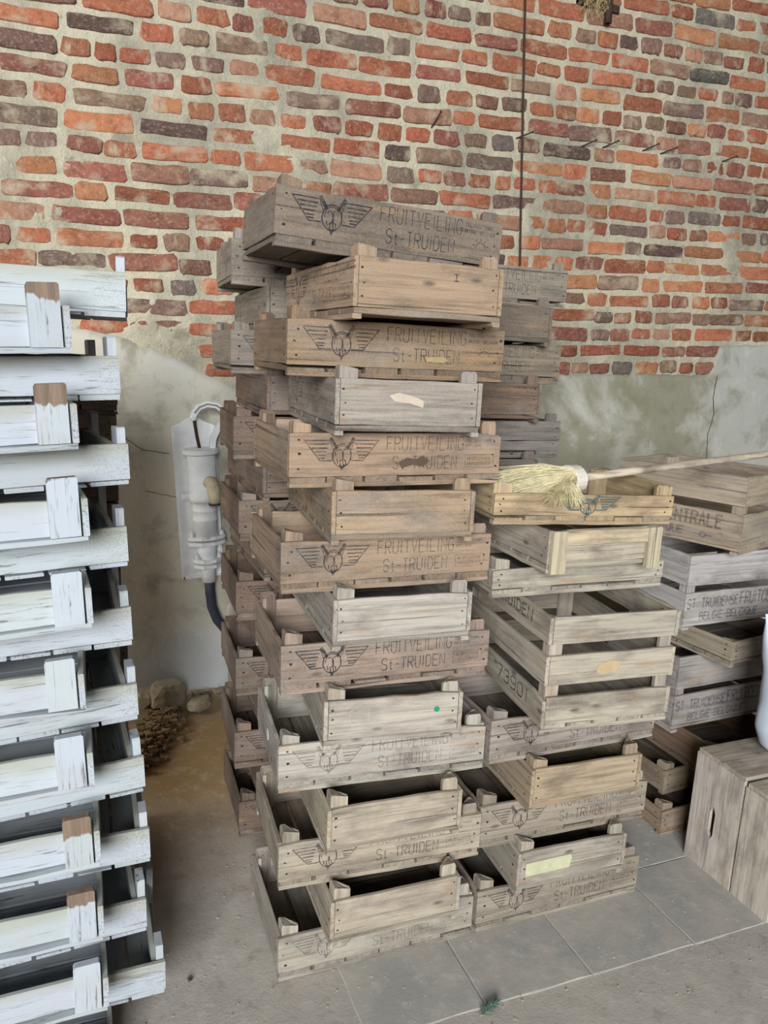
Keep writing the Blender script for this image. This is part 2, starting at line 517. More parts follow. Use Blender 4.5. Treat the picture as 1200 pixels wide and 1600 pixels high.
brn = random.Random(21)
SHAPES = {0: [brick_shape(brn, False) for _ in range(14)], 1: [brick_shape(brn, True) for _ in range(12)]}
BM = {k: [] for k in SHAPES}
for k, lst in SHAPES.items():
    for v, f in lst:
        m_ = mesh('brick', v, f, True); m_.materials.append(BRICK); BM[k].append(m_)
PITCH_B = .0925
bricks = []
row = 0
z = 1.44
while z < 4.08:
    kind = row % 2
    x = -1.95 + brn.uniform(0, .2) + (.0 if kind else .07)
    while x < 5.2:
        hdr = (brn.random() < (.80 if kind else .22))
        ln = (.128 if hdr else .262) * brn.uniform(.86, 1.1)
        if brn.random() < .05: ln *= .7
        hh = .0715 * brn.uniform(.82, 1.10)
        bricks.append([x + ln / 2, z + PITCH_B / 2 + brn.uniform(-.006, .006), ln, hh, 1 if ln < .18 else 0, brn.uniform(.010, .023), brn.uniform(-.03, .03)])
        x += ln + brn.uniform(.010, .034)
    z += PITCH_B * brn.uniform(.97, 1.03)
    row += 1
vis = []
ct, s_t = math.cos(TAU), math.sin(TAU)
for b in bricks:
    x, zz = b[0], b[1]
    if zz - b[3] * .35 < edge_j(x): b.append(None); continue
    P = Vector((x * ct - zz * s_t, WY, zz * ct + x * s_t))
    d = P - Vector((0, 0, EYE)); dep = d.dot(fw)
    px = 600 + F_PX * d.dot(rv) / dep; py = 800 - F_PX * d.dot(uv) / dep
    seen = -10 < px < 1210 and -10 < py < 620 and not (380 < px < 790 and py > 300) and not (790 <= px < 880 and py > 420) and not (px < 190 and py > 430)
    b.append(b[2] * b[3] / dep ** 2 if seen else 0.0)
bricks = [b for b in bricks if b[7] is not None]
bricks.sort(key=lambda b: -b[7])
for i, b in enumerate(bricks[:300]):
    me = brn.choice(BM[b[4]])
    flip = brn.choice((1, -1))
    o = link('brick', me, None, wall, (b[0], 0, b[1]), (0, b[6], 0), brick_color(brn), (b[2] * flip, b[5], b[3]))
vv = []; ff = []; cols = []
for b in bricks[300:]:
    sv, sf = brn.choice(SHAPES[b[4]])
    n0 = len(vv); c = brick_color(brn)
    fl = brn.choice((1, -1)); ca, sa = math.cos(b[6]), math.sin(b[6])
    for x, y, zq in sv:
        X, Z = x * b[2] * fl, zq * b[3]
        vv.append((b[0] + X * ca + Z * sa, y * b[5], b[1] - X * sa + Z * ca)); cols.append(c)
    ff += [tuple(i + n0 for i in q) for q in sf]
me = mesh('brick_field', vv, ff, True)
ca = me.color_attributes.new('tint', 'FLOAT_COLOR', 'POINT')
ca.data.foreach_set('color', [ch for c in cols for ch in c])
tag(link('brick_field', me, BRICKS, wall), kind='stuff')

# ------------------------------------------------------------------ the floor
vv = []; ff = []
fx0, fx1, fy0, fy1, st = -2.6, 5.4, -2.5, 3.9, .05
A_ = int((fx1 - fx0) / st); B_ = int((fy1 - fy0) / st)
for j in range(B_ + 1):
    for i in range(A_ + 1):
        x = fx0 + i * st; y = fy0 + j * st
        zq = .003 * noise.noise(Vector((x * 3, y * 3, 0))) + .002 * noise.noise(Vector((x * 9, y * 9, 5))) - .004
        if .60 < x < 3.1 and 1.46 < y < 2.58: zq = -.0030
        elif 1.30 < y < 1.50: zq = max(zq, -.0012)
        if y > 3.3: zq += .05 * ((y - 3.3) / .6) ** 2
        vv.append((x, y, zq))
for j in range(B_):
    for i in range(A_):
        a = j * (A_ + 1) + i
        ff.append((a, a + 1, a + A_ + 2, a + A_ + 1))
me = bpy.data.meshes.new('floor'); me.from_pydata(vv, [], ff); me.update()
for p in me.polygons: p.use_smooth = True
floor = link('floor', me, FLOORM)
tag(floor, 'dusty earth and concrete floor with a strip of grey stone slabs', None, None, 'structure')

srn = random.Random(3)
def slab_mesh(w, d):
    g = bmesh.new()
    nxs = 7
    vs_ = []
    def per(inset, zq):
        pts = []
        for side in range(4):
            for k in range(nxs):
                t = -1 + 2 * k / nxs
                x, y = [(t, -1), (1, t), (-t, 1), (-1, -t)][side]
                pts.append((x * (w / 2 - inset) + srn.uniform(-.002, .002), y * (d / 2 - inset) + srn.uniform(-.002, .002), zq))
        return pts
    rings = [per(0, -.02), per(0.0002, -.0012), per(.0022, .0), per(.05, .0004)]
    v = [p for r in rings for p in r]; n = 4 * nxs; f = []
    for i in range(3):
        for k in range(n): f.append((i * n + k, i * n + (k + 1) % n, (i + 1) * n + (k + 1) % n, (i + 1) * n + k))
    f.append(tuple(3 * n + k for k in range(n)))
    return mesh('stone_slab', v, f)
SX = [.625 - .345, .625, .968, 1.312, 1.684, 2.03, 2.38, 2.73, 3.08]
SY = [1.512, 1.858, 2.205, 2.55]
for j in range(3):
    for i in range(len(SX) - 1):
        if i == 0: continue
        w = SX[i + 1] - SX[i] - .004; d = SY[j + 1] - SY[j] - .004
        link('stone_slab', slab_mesh(w, d), SLAB, floor, ((SX[i] + SX[i + 1]) / 2, (SY[j] + SY[j + 1]) / 2, .0005), (srn.uniform(-.002, .002), srn.uniform(-.002, .002), srn.uniform(-.01, .01)))

# ------------------------------------------------------------------ stroke lettering and emblem
GL = {
 'F': [[(0, 0), (0, 1), (1, 1)], [(0, .52), (.8, .52)]],
 'R': [[(0, 0), (0, 1), (.75, 1), (1, .87), (1, .64), (.75, .5), (0, .5)], [(.45, .5), (1, 0)]],
 'U': [[(0, 1), (0, .2), (.25, 0), (.75, 0), (1, .2), (1, 1)]],
 'I': [[(.5, 0), (.5, 1)]],
 'T': [[(0, 1), (1, 1)], [(.5, 1), (.5, 0)]],
 'V': [[(0, 1), (.5, 0), (1, 1)]],
 'E': [[(1, 0), (0, 0), (0, 1), (1, 1)], [(0, .52), (.8, .52)]],
 'L': [[(0, 1), (0, 0), (1, 0)]],
 'N': [[(0, 0), (0, 1), (1, 0), (1, 1)]],
 'G': [[(1, .8), (.75, 1), (.25, 1), (0, .8), (0, .2), (.25, 0), (.75, 0), (1, .2), (1, .45), (.6, .45)]],
 'S': [[(1, .82), (.75, 1), (.25, 1), (0, .82), (0, .65), (.25, .53), (.75, .47), (1, .35), (1, .18), (.75, 0), (.25, 0), (0, .18)]],
 't': [[(.4, .8), (.4, .1), (.6, 0), (.85, .05)], [(.05, .58), (.85, .58)]],
 'D': [[(0, 0), (0, 1), (.65, 1), (1, .75), (1, .25), (.65, 0), (0, 0)]],
 '-': [[(.05, .45), (.95, .45)]],
 'A': [[(0, 0), (.5, 1), (1, 0)], [(.2, .35), (.8, .35)]],
 'B': [[(0, 0), (0, 1), (.75, 1), (.95, .87), (.95, .65), (.75, .53), (0, .53)], [(.75, .53), (1, .4), (1, .12), (.75, 0), (0, 0)]],
 'C': [[(1, .8), (.75, 1), (.25, 1), (0, .8), (0, .2), (.25, 0), (.75, 0), (1, .2)]],
 'O': [[(.25, 0), (0, .2), (0, .8), (.25, 1), (.75, 1), (1, .8), (1, .2), (.75, 0), (.25, 0)]],
 'Q': [[(.25, 0), (0, .2), (0, .8), (.25, 1), (.75, 1), (1, .8), (1, .2), (.75, 0), (.25, 0)], [(.6, .3), (1, -.05)]],
 '0': [[(.25, 0), (0, .2), (0, .8), (.25, 1), (.75, 1), (1, .8), (1, .2), (.75, 0), (.25, 0)]],
 '1': [[(.25, .8), (.55, 1), (.55, 0)]],
 '3': [[(0, .85), (.25, 1), (.75, 1), (1, .85), (1, .65), (.7, .53), (.4, .53)], [(.7, .53), (1, .4), (1, .15), (.75, 0), (.25, 0), (0, .15)]],
 '4': [[(.75, 0), (.75, 1), (0, .3), (1, .3)]],
 '7': [[(0, 1), (1, 1), (.4, 0)]],
 '8': [[(.3, .53), (.05, .68), (.05, .85), (.3, 1), (.7, 1), (.95, .85), (.95, .68), (.7, .53), (.3, .53), (0, .38), (0, .15), (.25, 0), (.75, 0), (1, .15), (1, .38), (.7, .53)]],
 '9': [[(0, .1), (.3, 0), (.75, 0), (1, .25), (1, .8), (.75, 1), (.25, 1), (0, .8), (0, .6), (.25, .45), (.75, .45), (1, .6)]],
 '/': [[(0, 0), (1, 1)]],
 '.': [[(.4, 0), (.55, .0)]],
 ' ': [],
}
NARROW = {' ': .3, 'I': .35, '.': .4, '1': .6, '-': .75, 't': .8}
def text_strokes(txt, x0, x1, z0, z1, wd):
    adv = [NARROW.get(c, 1.0) for c in txt]
    gap = .42
    tot = sum(adv) + gap * (len(txt) - 1)
    k = (x1 - x0) / tot
    x = x0; out = []
    for c, a in zip(txt, adv):
        for pl_ in GL.get(c, []):
            out.append(([(x + px * a * k, z0 + pz * (z1 - z0)) for px, pz in pl_], wd))
        x += (a + gap) * k
    return out
def arc(cx, cz, rx, rz, a0, a1, n=14):
    return [(cx + rx * math.cos(a0 + (a1 - a0) * i / n), cz + rz * math.sin(a0 + (a1 - a0) * i / n)) for i in range(n + 1)]
def emblem(x0, x1, z0, z1, wd):
    W_, H_ = x1 - x0, z1 - z0
    out = []
    def P(u, v): return (x0 + u * W_, z0 + v * H_)
    for sgn in (1, -1):
        def Q(u, v): return P(u if sgn > 0 else 1 - u, v)
        out.append(([Q(.335, .90), Q(.0, .90), Q(.21, .20), Q(.37, .20)], wd * 1.5))
        for k, (ua, v) in enumerate(((.06, .77), (.10, .64), (.14, .51), (.175, .38), (.195, .29))):
            out.append(([Q(ua, v), Q(.32 - .012 * k, v)], wd * 1.7))
        out.append(([Q(.34, 1.0), Q(.43, .62)], wd * 4.2))
        out.append(([Q(.335, .90), Q(.385, .55), Q(.375, .22)], wd))
    cx, cz = P(.5, .38)
    rx, rz = W_ * .125, H_ * .40
    out.append((arc(cx, cz, rx, rz, 0, 2 * math.pi, 24), wd * 1.5))
    out.append((arc(cx, cz + rz * .1, rx * .74, rz * .74, .5, 3.3, 12), wd * 1.2))
    out.append((arc(cx - rx * .25, cz, rx * .36, rz * .5, -1.4, 2.4, 9), wd * 1.2))
    out.append((arc(cx + rx * .38, cz + rz * .05, rx * .30, rz * .5, 1.4, 4.9, 9), wd * 1.2))
    for q in range(4):
        out.append(([(cx - rx * (.52 - .3 * q), cz - rz * (.30 + .12 * (q % 2))), (cx - rx * (.42 - .3 * q), cz - rz * (.72 + .05 * q))], wd * 1.5))
    out.append(([(cx + rx * .1, cz + rz * .35), (cx + rx * .2, cz - rz * .25)], wd * 1.3))
    out.append(([(cx - rx * .2, cz - rz * .75), (cx + rx * .02, cz - rz * 1.2), (cx + rx * .3, cz - rz * .8)], wd * 2.6))
    return out
def stamp_box(x0, x1, z0, z1, wd, rn):
    out = [([(x0, z0), (x1, z0), (x1, z1), (x0, z1), (x0, z0)], wd)]
    for lo, hi in ((.56, .84), (.16, .44)):
        x = x0 + .08 * (x1 - x0)
        while x < x1 - .10 * (x1 - x0):       # unreadable smudged characters
            out.append(([(x, z0 + lo * (z1 - z0)), (x + rn.uniform(-.001, .002), z0 + hi * (z1 - z0))], wd * 1.2))
            if rn.random() < .5:
                zz_ = z0 + rn.choice((lo, hi, (lo + hi) / 2)) * (z1 - z0)
                out.append(([(x, zz_), (x + .0035, zz_)], wd))
            x += rn.uniform(.0035, .006)
    return out
def stroke_mesh(name, strokes, y):
    v = []; f = []
    lay = 0
    for pts, wd in strokes:
        lay += 1
        yy = y - .00004 * (lay % 9)
        n = len(pts); base = len(v)
        closed = n > 2 and (Vector(pts[0]) - Vector(pts[-1])).length < 1e-6
        for k in range(n):
            a = Vector(pts[k - 1]) if k else (Vector(pts[-2]) if closed else None)
            b = Vector(pts[k]); c = Vector(pts[k + 1]) if k < n - 1 else (Vector(pts[1]) if closed else None)
            d1 = (b - a).normalized() if a is not None else None
            d2 = (c - b).normalized() if c is not None else None
            if d1 is None: d1 = d2
            if d2 is None: d2 = d1
            t = (d1 + d2)
            t = t.normalized() if t.length > 1e-4 else d1
            nr = Vector((-t.y, t.x)); k_ = 1 / max(.45, nr.dot(Vector((-d1.y, d1.x))))
            ext = Vector((0, 0))
            q1 = b + nr * wd / 2 * k_; q2 = b - nr * wd / 2 * k_
            v += [(q1.x, yy, q1.y), (q2.x, yy, q2.y)]
            if k: f.append((base + 2 * k - 2, base + 2 * k - 1, base + 2 * k + 1, base + 2 * k))
    me = bpy.data.meshes.new(name); me.from_pydata(v, [], f); me.update()
    me.materials.append(INK)
    return me

# ------------------------------------------------------------------ boards
MC = {}
def board(L, T, H, var=0, seg=9, ch=.0013, jit=.0011, kind='board', mat=None):
    """plank along x, thickness along y, height z from 0; shared between alike pieces"""
    key = (round(L, 3), round(T, 3), round(H, 3), var, kind, mat.name if mat else '')
    if key in MC: return MC[key]
    rn = random.Random(hash(key[:4]) & 0xffff)
    v = []; f = []
    for i in range(seg + 1):
        x = -L / 2 + L * i / seg
        if i in (0, seg): x += rn.uniform(-.0018, .0006) * (1 if i else -1)
        tj = rn.uniform(-jit, jit); bj = rn.uniform(-jit, jit)
        if i in (0, seg) and rn.random() < .5: tj -= rn.uniform(.001, .005)
        if rn.random() < .06: tj -= rn.uniform(.002, .005)
        a, b, zt, zb = -T / 2, T / 2, H + tj, bj
        v += [(x, a + ch, zb), (x, a, zb + ch), (x, a, zt - ch), (x, a + ch, zt), (x, b - ch, zt), (x, b, zt - ch), (x, b, zb + ch), (x, b - ch, zb)]
        if i:
            o, p = 8 * (i - 1), 8 * i
            for k in range(8): f.append((o + k, o + (k + 1) % 8, p + (k + 1) % 8, p + k))
    f.append(tuple(range(8))); f.append(tuple(8 * seg + k for k in range(8)))
    me = mesh(kind, v, f)
    me.materials.append(mat or WOOD)
    MC[key] = me
    return me

def post_mesh(leg, H, var, mat=None, square=False):
    key = ('post', round(leg, 3), round(H, 3), var, square, mat.name if mat else '')
    if key in MC: return MC[key]
    rn = random.Random(var * 77 + 5)
    v = []; f = []
    if square: poly = [(0, 0), (leg, 0), (leg, leg * .6), (0, leg * .6)]
    else: poly = [(0, 0), (leg, 0), (leg, leg * .22), (leg * .30, leg * .95), (0, leg * .95)]
    n = len(poly)
    c = leg * .12
    hs = [0, H - c * 1.4, H]
    for j, zz_ in enumerate(hs):
        for k, (x, y) in enumerate(poly):
            s = 1.0 if j < 2 else .80
            cx, cy = leg * .36, leg * .30
            tilt = (-.25 * (x / leg) * leg * rn.uniform(.5, 1.1)) if j == 2 else 0
            v.append((cx + (x - cx) * s, cy + (y - cy) * s, zz_ + tilt))
    for j in range(2):
        for k in range(n): f.append((j * n + k, j * n + (k + 1) % n, (j + 1) * n + (k + 1) % n, (j + 1) * n + k))
    f.append(tuple(range(n))); f.append(tuple(2 * n + k for k in range(n)))
    me = mesh('corner_post', v, f); me.materials.append(mat or WOODZ)
    MC[key] = me
    return me

def nails_mesh(L, W, z0, z1, var):
    key = ('nails', round(L, 3), round(W, 3), round(z1, 3), var)
    if key in MC: return MC[key]
    rn = random.Random(var + 11); g = Geo()
    def disc(p, axis, r):
        v = []; n = 7
        for k in range(n):
            a = 2 * math.pi * k / n; rr = r * rn.uniform(.7, 1.3)
            if axis == 'y': v.append((p[0] + rr * 1.4 * math.cos(a), p[1], p[2] + rr * math.sin(a)))
            else: v.append((p[0], p[1] + rr * 1.4 * math.cos(a), p[2] + rr * math.sin(a)))
        g.add(v, [tuple(range(n))])
    for s in (-1, 1):
        for e in (-1, 1):
            for t in (.22, .5, .80):
                zz_ = z0 + (z1 - z0) * (t + rn.uniform(-.05, .05))
                disc((e * (L / 2 - rn.uniform(.012, .03)), s * (W / 2 + .0009), zz_), 'y', rn.uniform(.0018, .0034))
                disc((e * (L / 2 + .0009), s * (W / 2 - rn.uniform(.018, .03)), zz_), 'x', rn.uniform(.0015, .0028))
    me = g.mesh('nail_heads'); me.materials.append(NAIL); MC[key] = me
    return me

PR = {}
def print_mesh(kind, L, B):
    """print laid out on a board face L long, B high (origin: board centre bottom, front side)"""
    key = (kind, round(L, 3), round(B, 3))
    if key in PR: return PR[key]
    rn = random.Random(hash(kind) & 0xff if False else len(kind) * 7 + 1)
    X = lambda u: -L / 2 + u * L
    Z = lambda q: q * B
    s = []
    if kind.startswith('wing'):
        s += emblem(X(.065), X(.395), Z(.24), Z(.90), .0020)
        if 'faint' not in kind or True:
            s += text_strokes('FRUITVEILING', X(.435), X(.805), Z(.60), Z(.92), .0021)
        s += text_strokes('St-TRUIDEN', X(.465), X(.775), Z(.16), Z(.46), .0023)
        if kind == 'wing_tel':
            s += text_strokes('TEL 011/74881', X(.82), X(.955), Z(.80), Z(.87), .0011)
            s += text_strokes('BELGIE - BELGIQUE', X(.82), X(.965), Z(.66), Z(.73), .0011)
            s.append((arc(X(.90), Z(.36), .014, .014, 0, math.pi, 8), .002))
            for k in range(5): s.append(([(X(.90) + .018 * math.cos(.3 + k * .63), Z(.36) + .018 * math.sin(.3 + k * .63)), (X(.90) + .024 * math.cos(.3 + k * .63), Z(.36) + .024 * math.sin(.3 + k * .63))], .002))
            s += stamp_box(X(.84), X(.965), Z(.12), Z(.26), .0006, rn)[1:]
        else:
            s += text_strokes('TEL 011/74881', X(.82), X(.95), Z(.80), Z(.86), .0010)
            s += text_strokes('BELGIE', X(.82), X(.90), Z(.68), Z(.74), .0010)
            s += stamp_box(X(.82), X(.965), Z(.18), Z(.48), .0011, rn)
    elif kind == 'teal':
        s += emblem(X(.33), X(.68), Z(.10), Z(.99), .0028)
    elif kind == 'truiden':
        s += text_strokes('DE TRUIDEN', X(.30), X(.83), Z(.42), Z(.86), .0058)
    elif kind == 'number':
        s += text_strokes('73901', X(.52), X(.86), Z(.34), Z(.82), .0052)
    elif kind == 'central':
        s += text_strokes('FRUITCENTRALE', X(.10), X(.86), Z(.50), Z(.88), .0085)
        s += text_strokes('BELGIQUE', X(.22), X(.58), Z(.14), Z(.36), .0066)
        s += [(arc(X(.73), Z(.22), .013, .009, 0, 2 * math.pi, 10), .004), ([(X(.66), Z(.22)), (X(.80), Z(.22))], .003)]
    elif kind == 'truidense':
        s += text_strokes('ST. TRUIDENSE', X(.02), X(.44), Z(.50), Z(.80), .0062)
    elif kind == 'fruitcentrale':
        s += text_strokes('FRUITCENTRALE', X(.46), X(.97), Z(.50), Z(.88), .0072)
    elif kind == 'belgie':
        s += text_strokes('BELGIE-BELGIQUE', X(.13), X(.62), Z(.10), Z(.34), .0056)
    elif kind == 'chalk':
        s += text_strokes('C', X(.16), X(.24), Z(.35), Z(.75), .0022)
        s += [([(X(.27), Z(.6)), (X(.33), Z(.6))], .002), ([(X(.30), Z(.4)), (X(.30), Z(.75))], .002), ([(X(.55), Z(.3)), (X(.62), Z(.6)), (X(.70), Z(.35))], .0018)]
    elif kind == 'onemark':
        s += text_strokes('I', X(.66), X(.70), Z(.66), Z(.80), .003) + [([(X(.66), Z(.80)), (X(.70), Z(.80))], .002), ([(X(.66), Z(.66)), (X(.70), Z(.66))], .002)]
    PR[key] = stroke_mesh('print', s, 0)
    return PR[key]

INKC = {'dark': (*srgb(40, 40, 48)[:3], .95), 'mid': (*srgb(48, 46, 50)[:3], .78), 'faint': (*srgb(60, 56, 58)[:3], .48), 'teal': (*srgb(54, 96, 100)[:3], .8), 'purple': (*srgb(82, 76, 92)[:3], .55), 'chalk': (*srgb(222, 220, 212)[:3], .5), 'black': (*srgb(40, 38, 40)[:3], .85)}

def tint(col, rn, a=.06, alpha=1.0):
    k = 1 + rn.uniform(-a, a)
    return (col[0] * k, col[1] * k * (1 + rn.uniform(-.02, .02)), col[2] * k * (1 + rn.uniform(-.03, .03)), alpha)

def corner_to_center(x, y, yaw, F, D):
    c, s = math.cos(yaw), math.sin(yaw)
    return (x + c * F / 2 - s * D / 2, y + s * F / 2 + c * D / 2)

# ------------------------------------------------------------------ crate builders (origin: base centre; length along local x)
def fruit_crate(name, loc, rot, col, rn, L=.6, W=.385, H=.1378, post=.028, prints=(), ink='mid', endprint=None, nails=True, slats=6, ends_up=0, sides=None, split=None):
    """shallow stacking crate: runners, cross slats, side and end boards, triangular corner posts"""
    root = empty(name, loc, rot)
    T = .011; zr = .012; zs = .026
    BH = H - zs - .001
    for s in (-1, 1):
        link('runner', board(L - .004, .022, zr, rn.randrange(3), kind='runner'), None, root, (0, s * (W / 2 - .012), 0), (0, 0, 0), tint(col, rn, .12))
    wS = L / slats
    for k in range(slats):
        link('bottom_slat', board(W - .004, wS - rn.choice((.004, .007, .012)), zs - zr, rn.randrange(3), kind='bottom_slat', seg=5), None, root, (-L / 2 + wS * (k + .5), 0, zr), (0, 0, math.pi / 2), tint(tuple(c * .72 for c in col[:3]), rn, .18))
    for s in (-1, 1):
        h2 = BH if not sides else sides
        if split and s == split:
            hb = h2 * .34
            sb = link('side_board', board(L, T, h2 - hb - .001, rn.randrange(4), kind='side_board'), None, root, (0, s * (W / 2 - T / 2), zs + .001 + hb), (0, 0, 0), tint(col, rn))
            link('side_board', board(L, T, hb, rn.randrange(4), kind='side_board'), None, root, (0, s * (W / 2 - T / 2), zs + .001), (0, 0, 0), tint(col, rn))
        else:
            sb = link('side_board', board(L, T, h2, rn.randrange(4), kind='side_board'), None, root, (0, s * (W / 2 - T / 2), zs + .001), (0, 0, 0), tint(col, rn))
        for (side, kind) in prints:
            if side == s:
                link('print', print_mesh(kind, L, BH if not sides else sides), None, sb, (0, s * (T / 2 + .0007), 0 if not split else -h2 * .34), (0, 0, 0 if s < 0 else math.pi), INKC[ink])
    for s in (-1, 1):
        eb = link('end_board', board(W - 2 * T - .001, T, BH + ends_up, rn.randrange(4), kind='end_board', seg=6), None, root, (s * (L / 2 - T / 2 - .001), 0, zs + .001), (0, 0, math.pi / 2), tint(col, rn))
        if endprint and endprint[0] == s:
            pr_o = link('print', print_mesh(endprint[1], W - 2 * T, BH), None, eb, (0, -s * (-T / 2 - .0007) if False else (T / 2 + .0007) * (-1 if s > 0 else 1), 0), (0, 0, 0 if s > 0 else math.pi), INKC[endprint[2]])
            tag(pr_o, kind='stuff')
    if post is not None:
        for sx in (-1, 1):
            for sy in (-1, 1):
                rz = {(-1, -1): 0, (1, -1): math.pi / 2, (1, 1): math.pi, (-1, 1): -math.pi / 2}[(sx, sy)]
                link('corner_post', post_mesh(.046, H - zs + post + rn.uniform(-.004, .004), rn.randrange(4)), None, root, (sx * (L / 2 - T - .002), sy * (W / 2 - T - .0005), zs), (0, 0, rz), tint(col, rn, .12))
    if nails:
        tag(link('nail_heads', nails_mesh(L, W, zs, H, rn.randrange(3)), None, root), kind='stuff')
    return root

def white_crate(name, loc, rot, rn, bare, L=.6, W=.4, H=.093):
    root = empty(name, loc, rot)
    T = .012; zs = .012; BH = H - zs - .001
    wc = srgb(172, 178, 183)
    k_ = 7; wS = L / k_
    for k in range(k_):
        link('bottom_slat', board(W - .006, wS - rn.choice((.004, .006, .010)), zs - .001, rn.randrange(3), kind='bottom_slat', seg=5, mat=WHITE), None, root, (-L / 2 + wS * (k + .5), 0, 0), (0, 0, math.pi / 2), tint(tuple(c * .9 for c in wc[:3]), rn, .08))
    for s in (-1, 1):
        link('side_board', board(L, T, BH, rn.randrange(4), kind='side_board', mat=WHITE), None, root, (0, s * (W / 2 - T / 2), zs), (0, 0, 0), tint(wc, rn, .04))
    for s in (-1, 1):
        link('end_board', board(W - 2 * T - .001, T, BH - .004, rn.randrange(4), kind='end_board', seg=6, mat=WHITE), None, root, (s * (L / 2 - .026), 0, zs), (0, 0, math.pi / 2), tint(wc, rn, .04))
        for e in (-1, 1):
            link('cleat', cleat_mesh(.058, .018, BH + .036 + rn.uniform(-.006, .006), rn.randrange(4)), None, root, (s * (L / 2 - .011), e * (W / 2 - T - .033), zs), (rn.uniform(-.02, .02), 0, math.pi / 2), tint(wc, rn, .04, bare * rn.uniform(.7, 1.2)))
    return root

def cleat_mesh(w, t, H, var):
    key = ('cleat', round(H, 2), var)
    if key in MC: return MC[key]
    g = Geo()
    c = .0035
    g.prism([(-w / 2, 0), (w / 2, 0), (w / 2, H - c * 2), (w / 2 - c, H - c * .3), (-w / 2 + c, H), (-w / 2, H - c)], -t / 2, t / 2)
    me = g.mesh('cleat'); me.materials.append(WHITEZ); MC[key] = me
    return me

def slatted_crate(name, loc, rot, col, rn, L, W, bands, H, prints=(), ink='mid', postw=.04):
    """deep crate of horizontal slats on square corner posts. bands = [(z0,z1)] of the slats"""
    root = empty(name, loc, rot)
    T = .011
    for s in (-1, 1):
        link('runner', board(W, .03, .012, rn.randrange(3), kind='runner', seg=5), None, root, (s * (L / 2 - .017), 0, 0), (0, 0, math.pi / 2), tint(col, rn))
    n = 5; wS = W / n
    for k in range(n):
        link('bottom_slat', board(L - .004, wS - .008, .011, rn.randrange(3), kind='bottom_slat'), None, root, (0, -W / 2 + wS * (k + .5), .0125), (0, 0, 0), tint(col, rn, .1))
    for i, (a, b) in enumerate(bands):
        for s in (-1, 1):
            o = link('side_slat', board(L, T, b - a, rn.randrange(4), kind='side_slat'), None, root, (0, s * (W / 2 - T / 2), a), (0, 0, 0), tint(col, rn, .08))
            for (face, bi, kind, ink_) in prints:
                if face == ('front' if s < 0 else 'back') and bi == i:
                    link('print', print_mesh(kind, L, b - a), None, o, (0, s * (T / 2 + .0007), 0), (0, 0, 0 if s < 0 else math.pi), INKC[ink_])
            o = link('end_slat', board(W - 2 * T - .001, T, b - a, rn.randrange(4), kind='end_slat', seg=6), None, root, (s * (L / 2 - T / 2), 0, a), (0, 0, math.pi / 2), tint(col, rn, .08))
            for (face, bi, kind, ink_) in prints:
                if face == ('right' if s > 0 else 'left') and bi == i:
                    link('print', print_mesh(kind, W - 2 * T, b - a), None, o, (0, (T / 2 + .0007) * (-1 if s > 0 else 1), 0), (0, 0, 0 if s > 0 else math.pi), INKC[ink_])
    for sx in (-1, 1):
        for sy in (-1, 1):
            rz = {(-1, -1): 0, (1, -1): math.pi / 2, (1, 1): math.pi, (-1, 1): -math.pi / 2}[(sx, sy)]
            link('corner_post', post_mesh(postw, H - .03, rn.randrange(4), square=False), None, root, (sx * (L / 2 - T - .0005), sy * (W / 2 - T - .0005), .025), (0, 0, rz), tint(col, rn, .1))
    return root

ORD = ['', 'first', 'second', 'third', 'fourth', 'fifth', 'sixth', 'seventh', 'eighth', 'ninth', 'tenth', 'eleventh', 'twelfth', 'thirteenth', 'fourteenth', 'fifteenth', 'sixteenth', 'seventeenth', 'eighteenth', 'nineteenth', 'twentieth']
HL = .1378

# ------------------------------------------------------------------ tall front stack (15 crates laid crosswise)
A = {0: (.451, 1.769, -.008), 2: (.451, 1.785, -.05), 4: (.452, 1.812, -.069), 6: (.457, 1.824, -.035), 8: (.454, 1.83, -.002), 10: (.469, 1.83, .019), 12: (.464, 1.851, .006), 14: (.425, 1.850, .0),
     1: (.575, 1.696, -.013), 3: (.559, 1.701, -.031), 5: (.559, 1.760, -.10), 7: (.574, 1.756, -.04), 9: (.567, 1.775, -.07), 11: (.567, 1.775, -.06), 13: (.577, 1.70, .009)}
ACOL = {0: (156, 148, 136), 1: (164, 152, 134), 2: (158, 146, 128), 3: (162, 150, 130), 4: (160, 154, 142), 5: (164, 156, 142), 6: (142, 122, 108), 7: (164, 156, 144), 8: (142, 120, 98), 9: (152, 130, 104), 10: (150, 126, 102), 11: (144, 134, 124), 12: (126, 102, 78), 13: (148, 124, 100), 14: (108, 94, 82)}
APR = {0: ('wing', 'faint'), 2: ('wing', 'mid'), 4: ('wing', 'faint'), 6: ('wing', 'dark'), 8: ('wing', 'mid'), 10: ('wing', 'mid'), 12: ('wing_tel', 'mid'), 14: ('wing_tel', 'dark')}
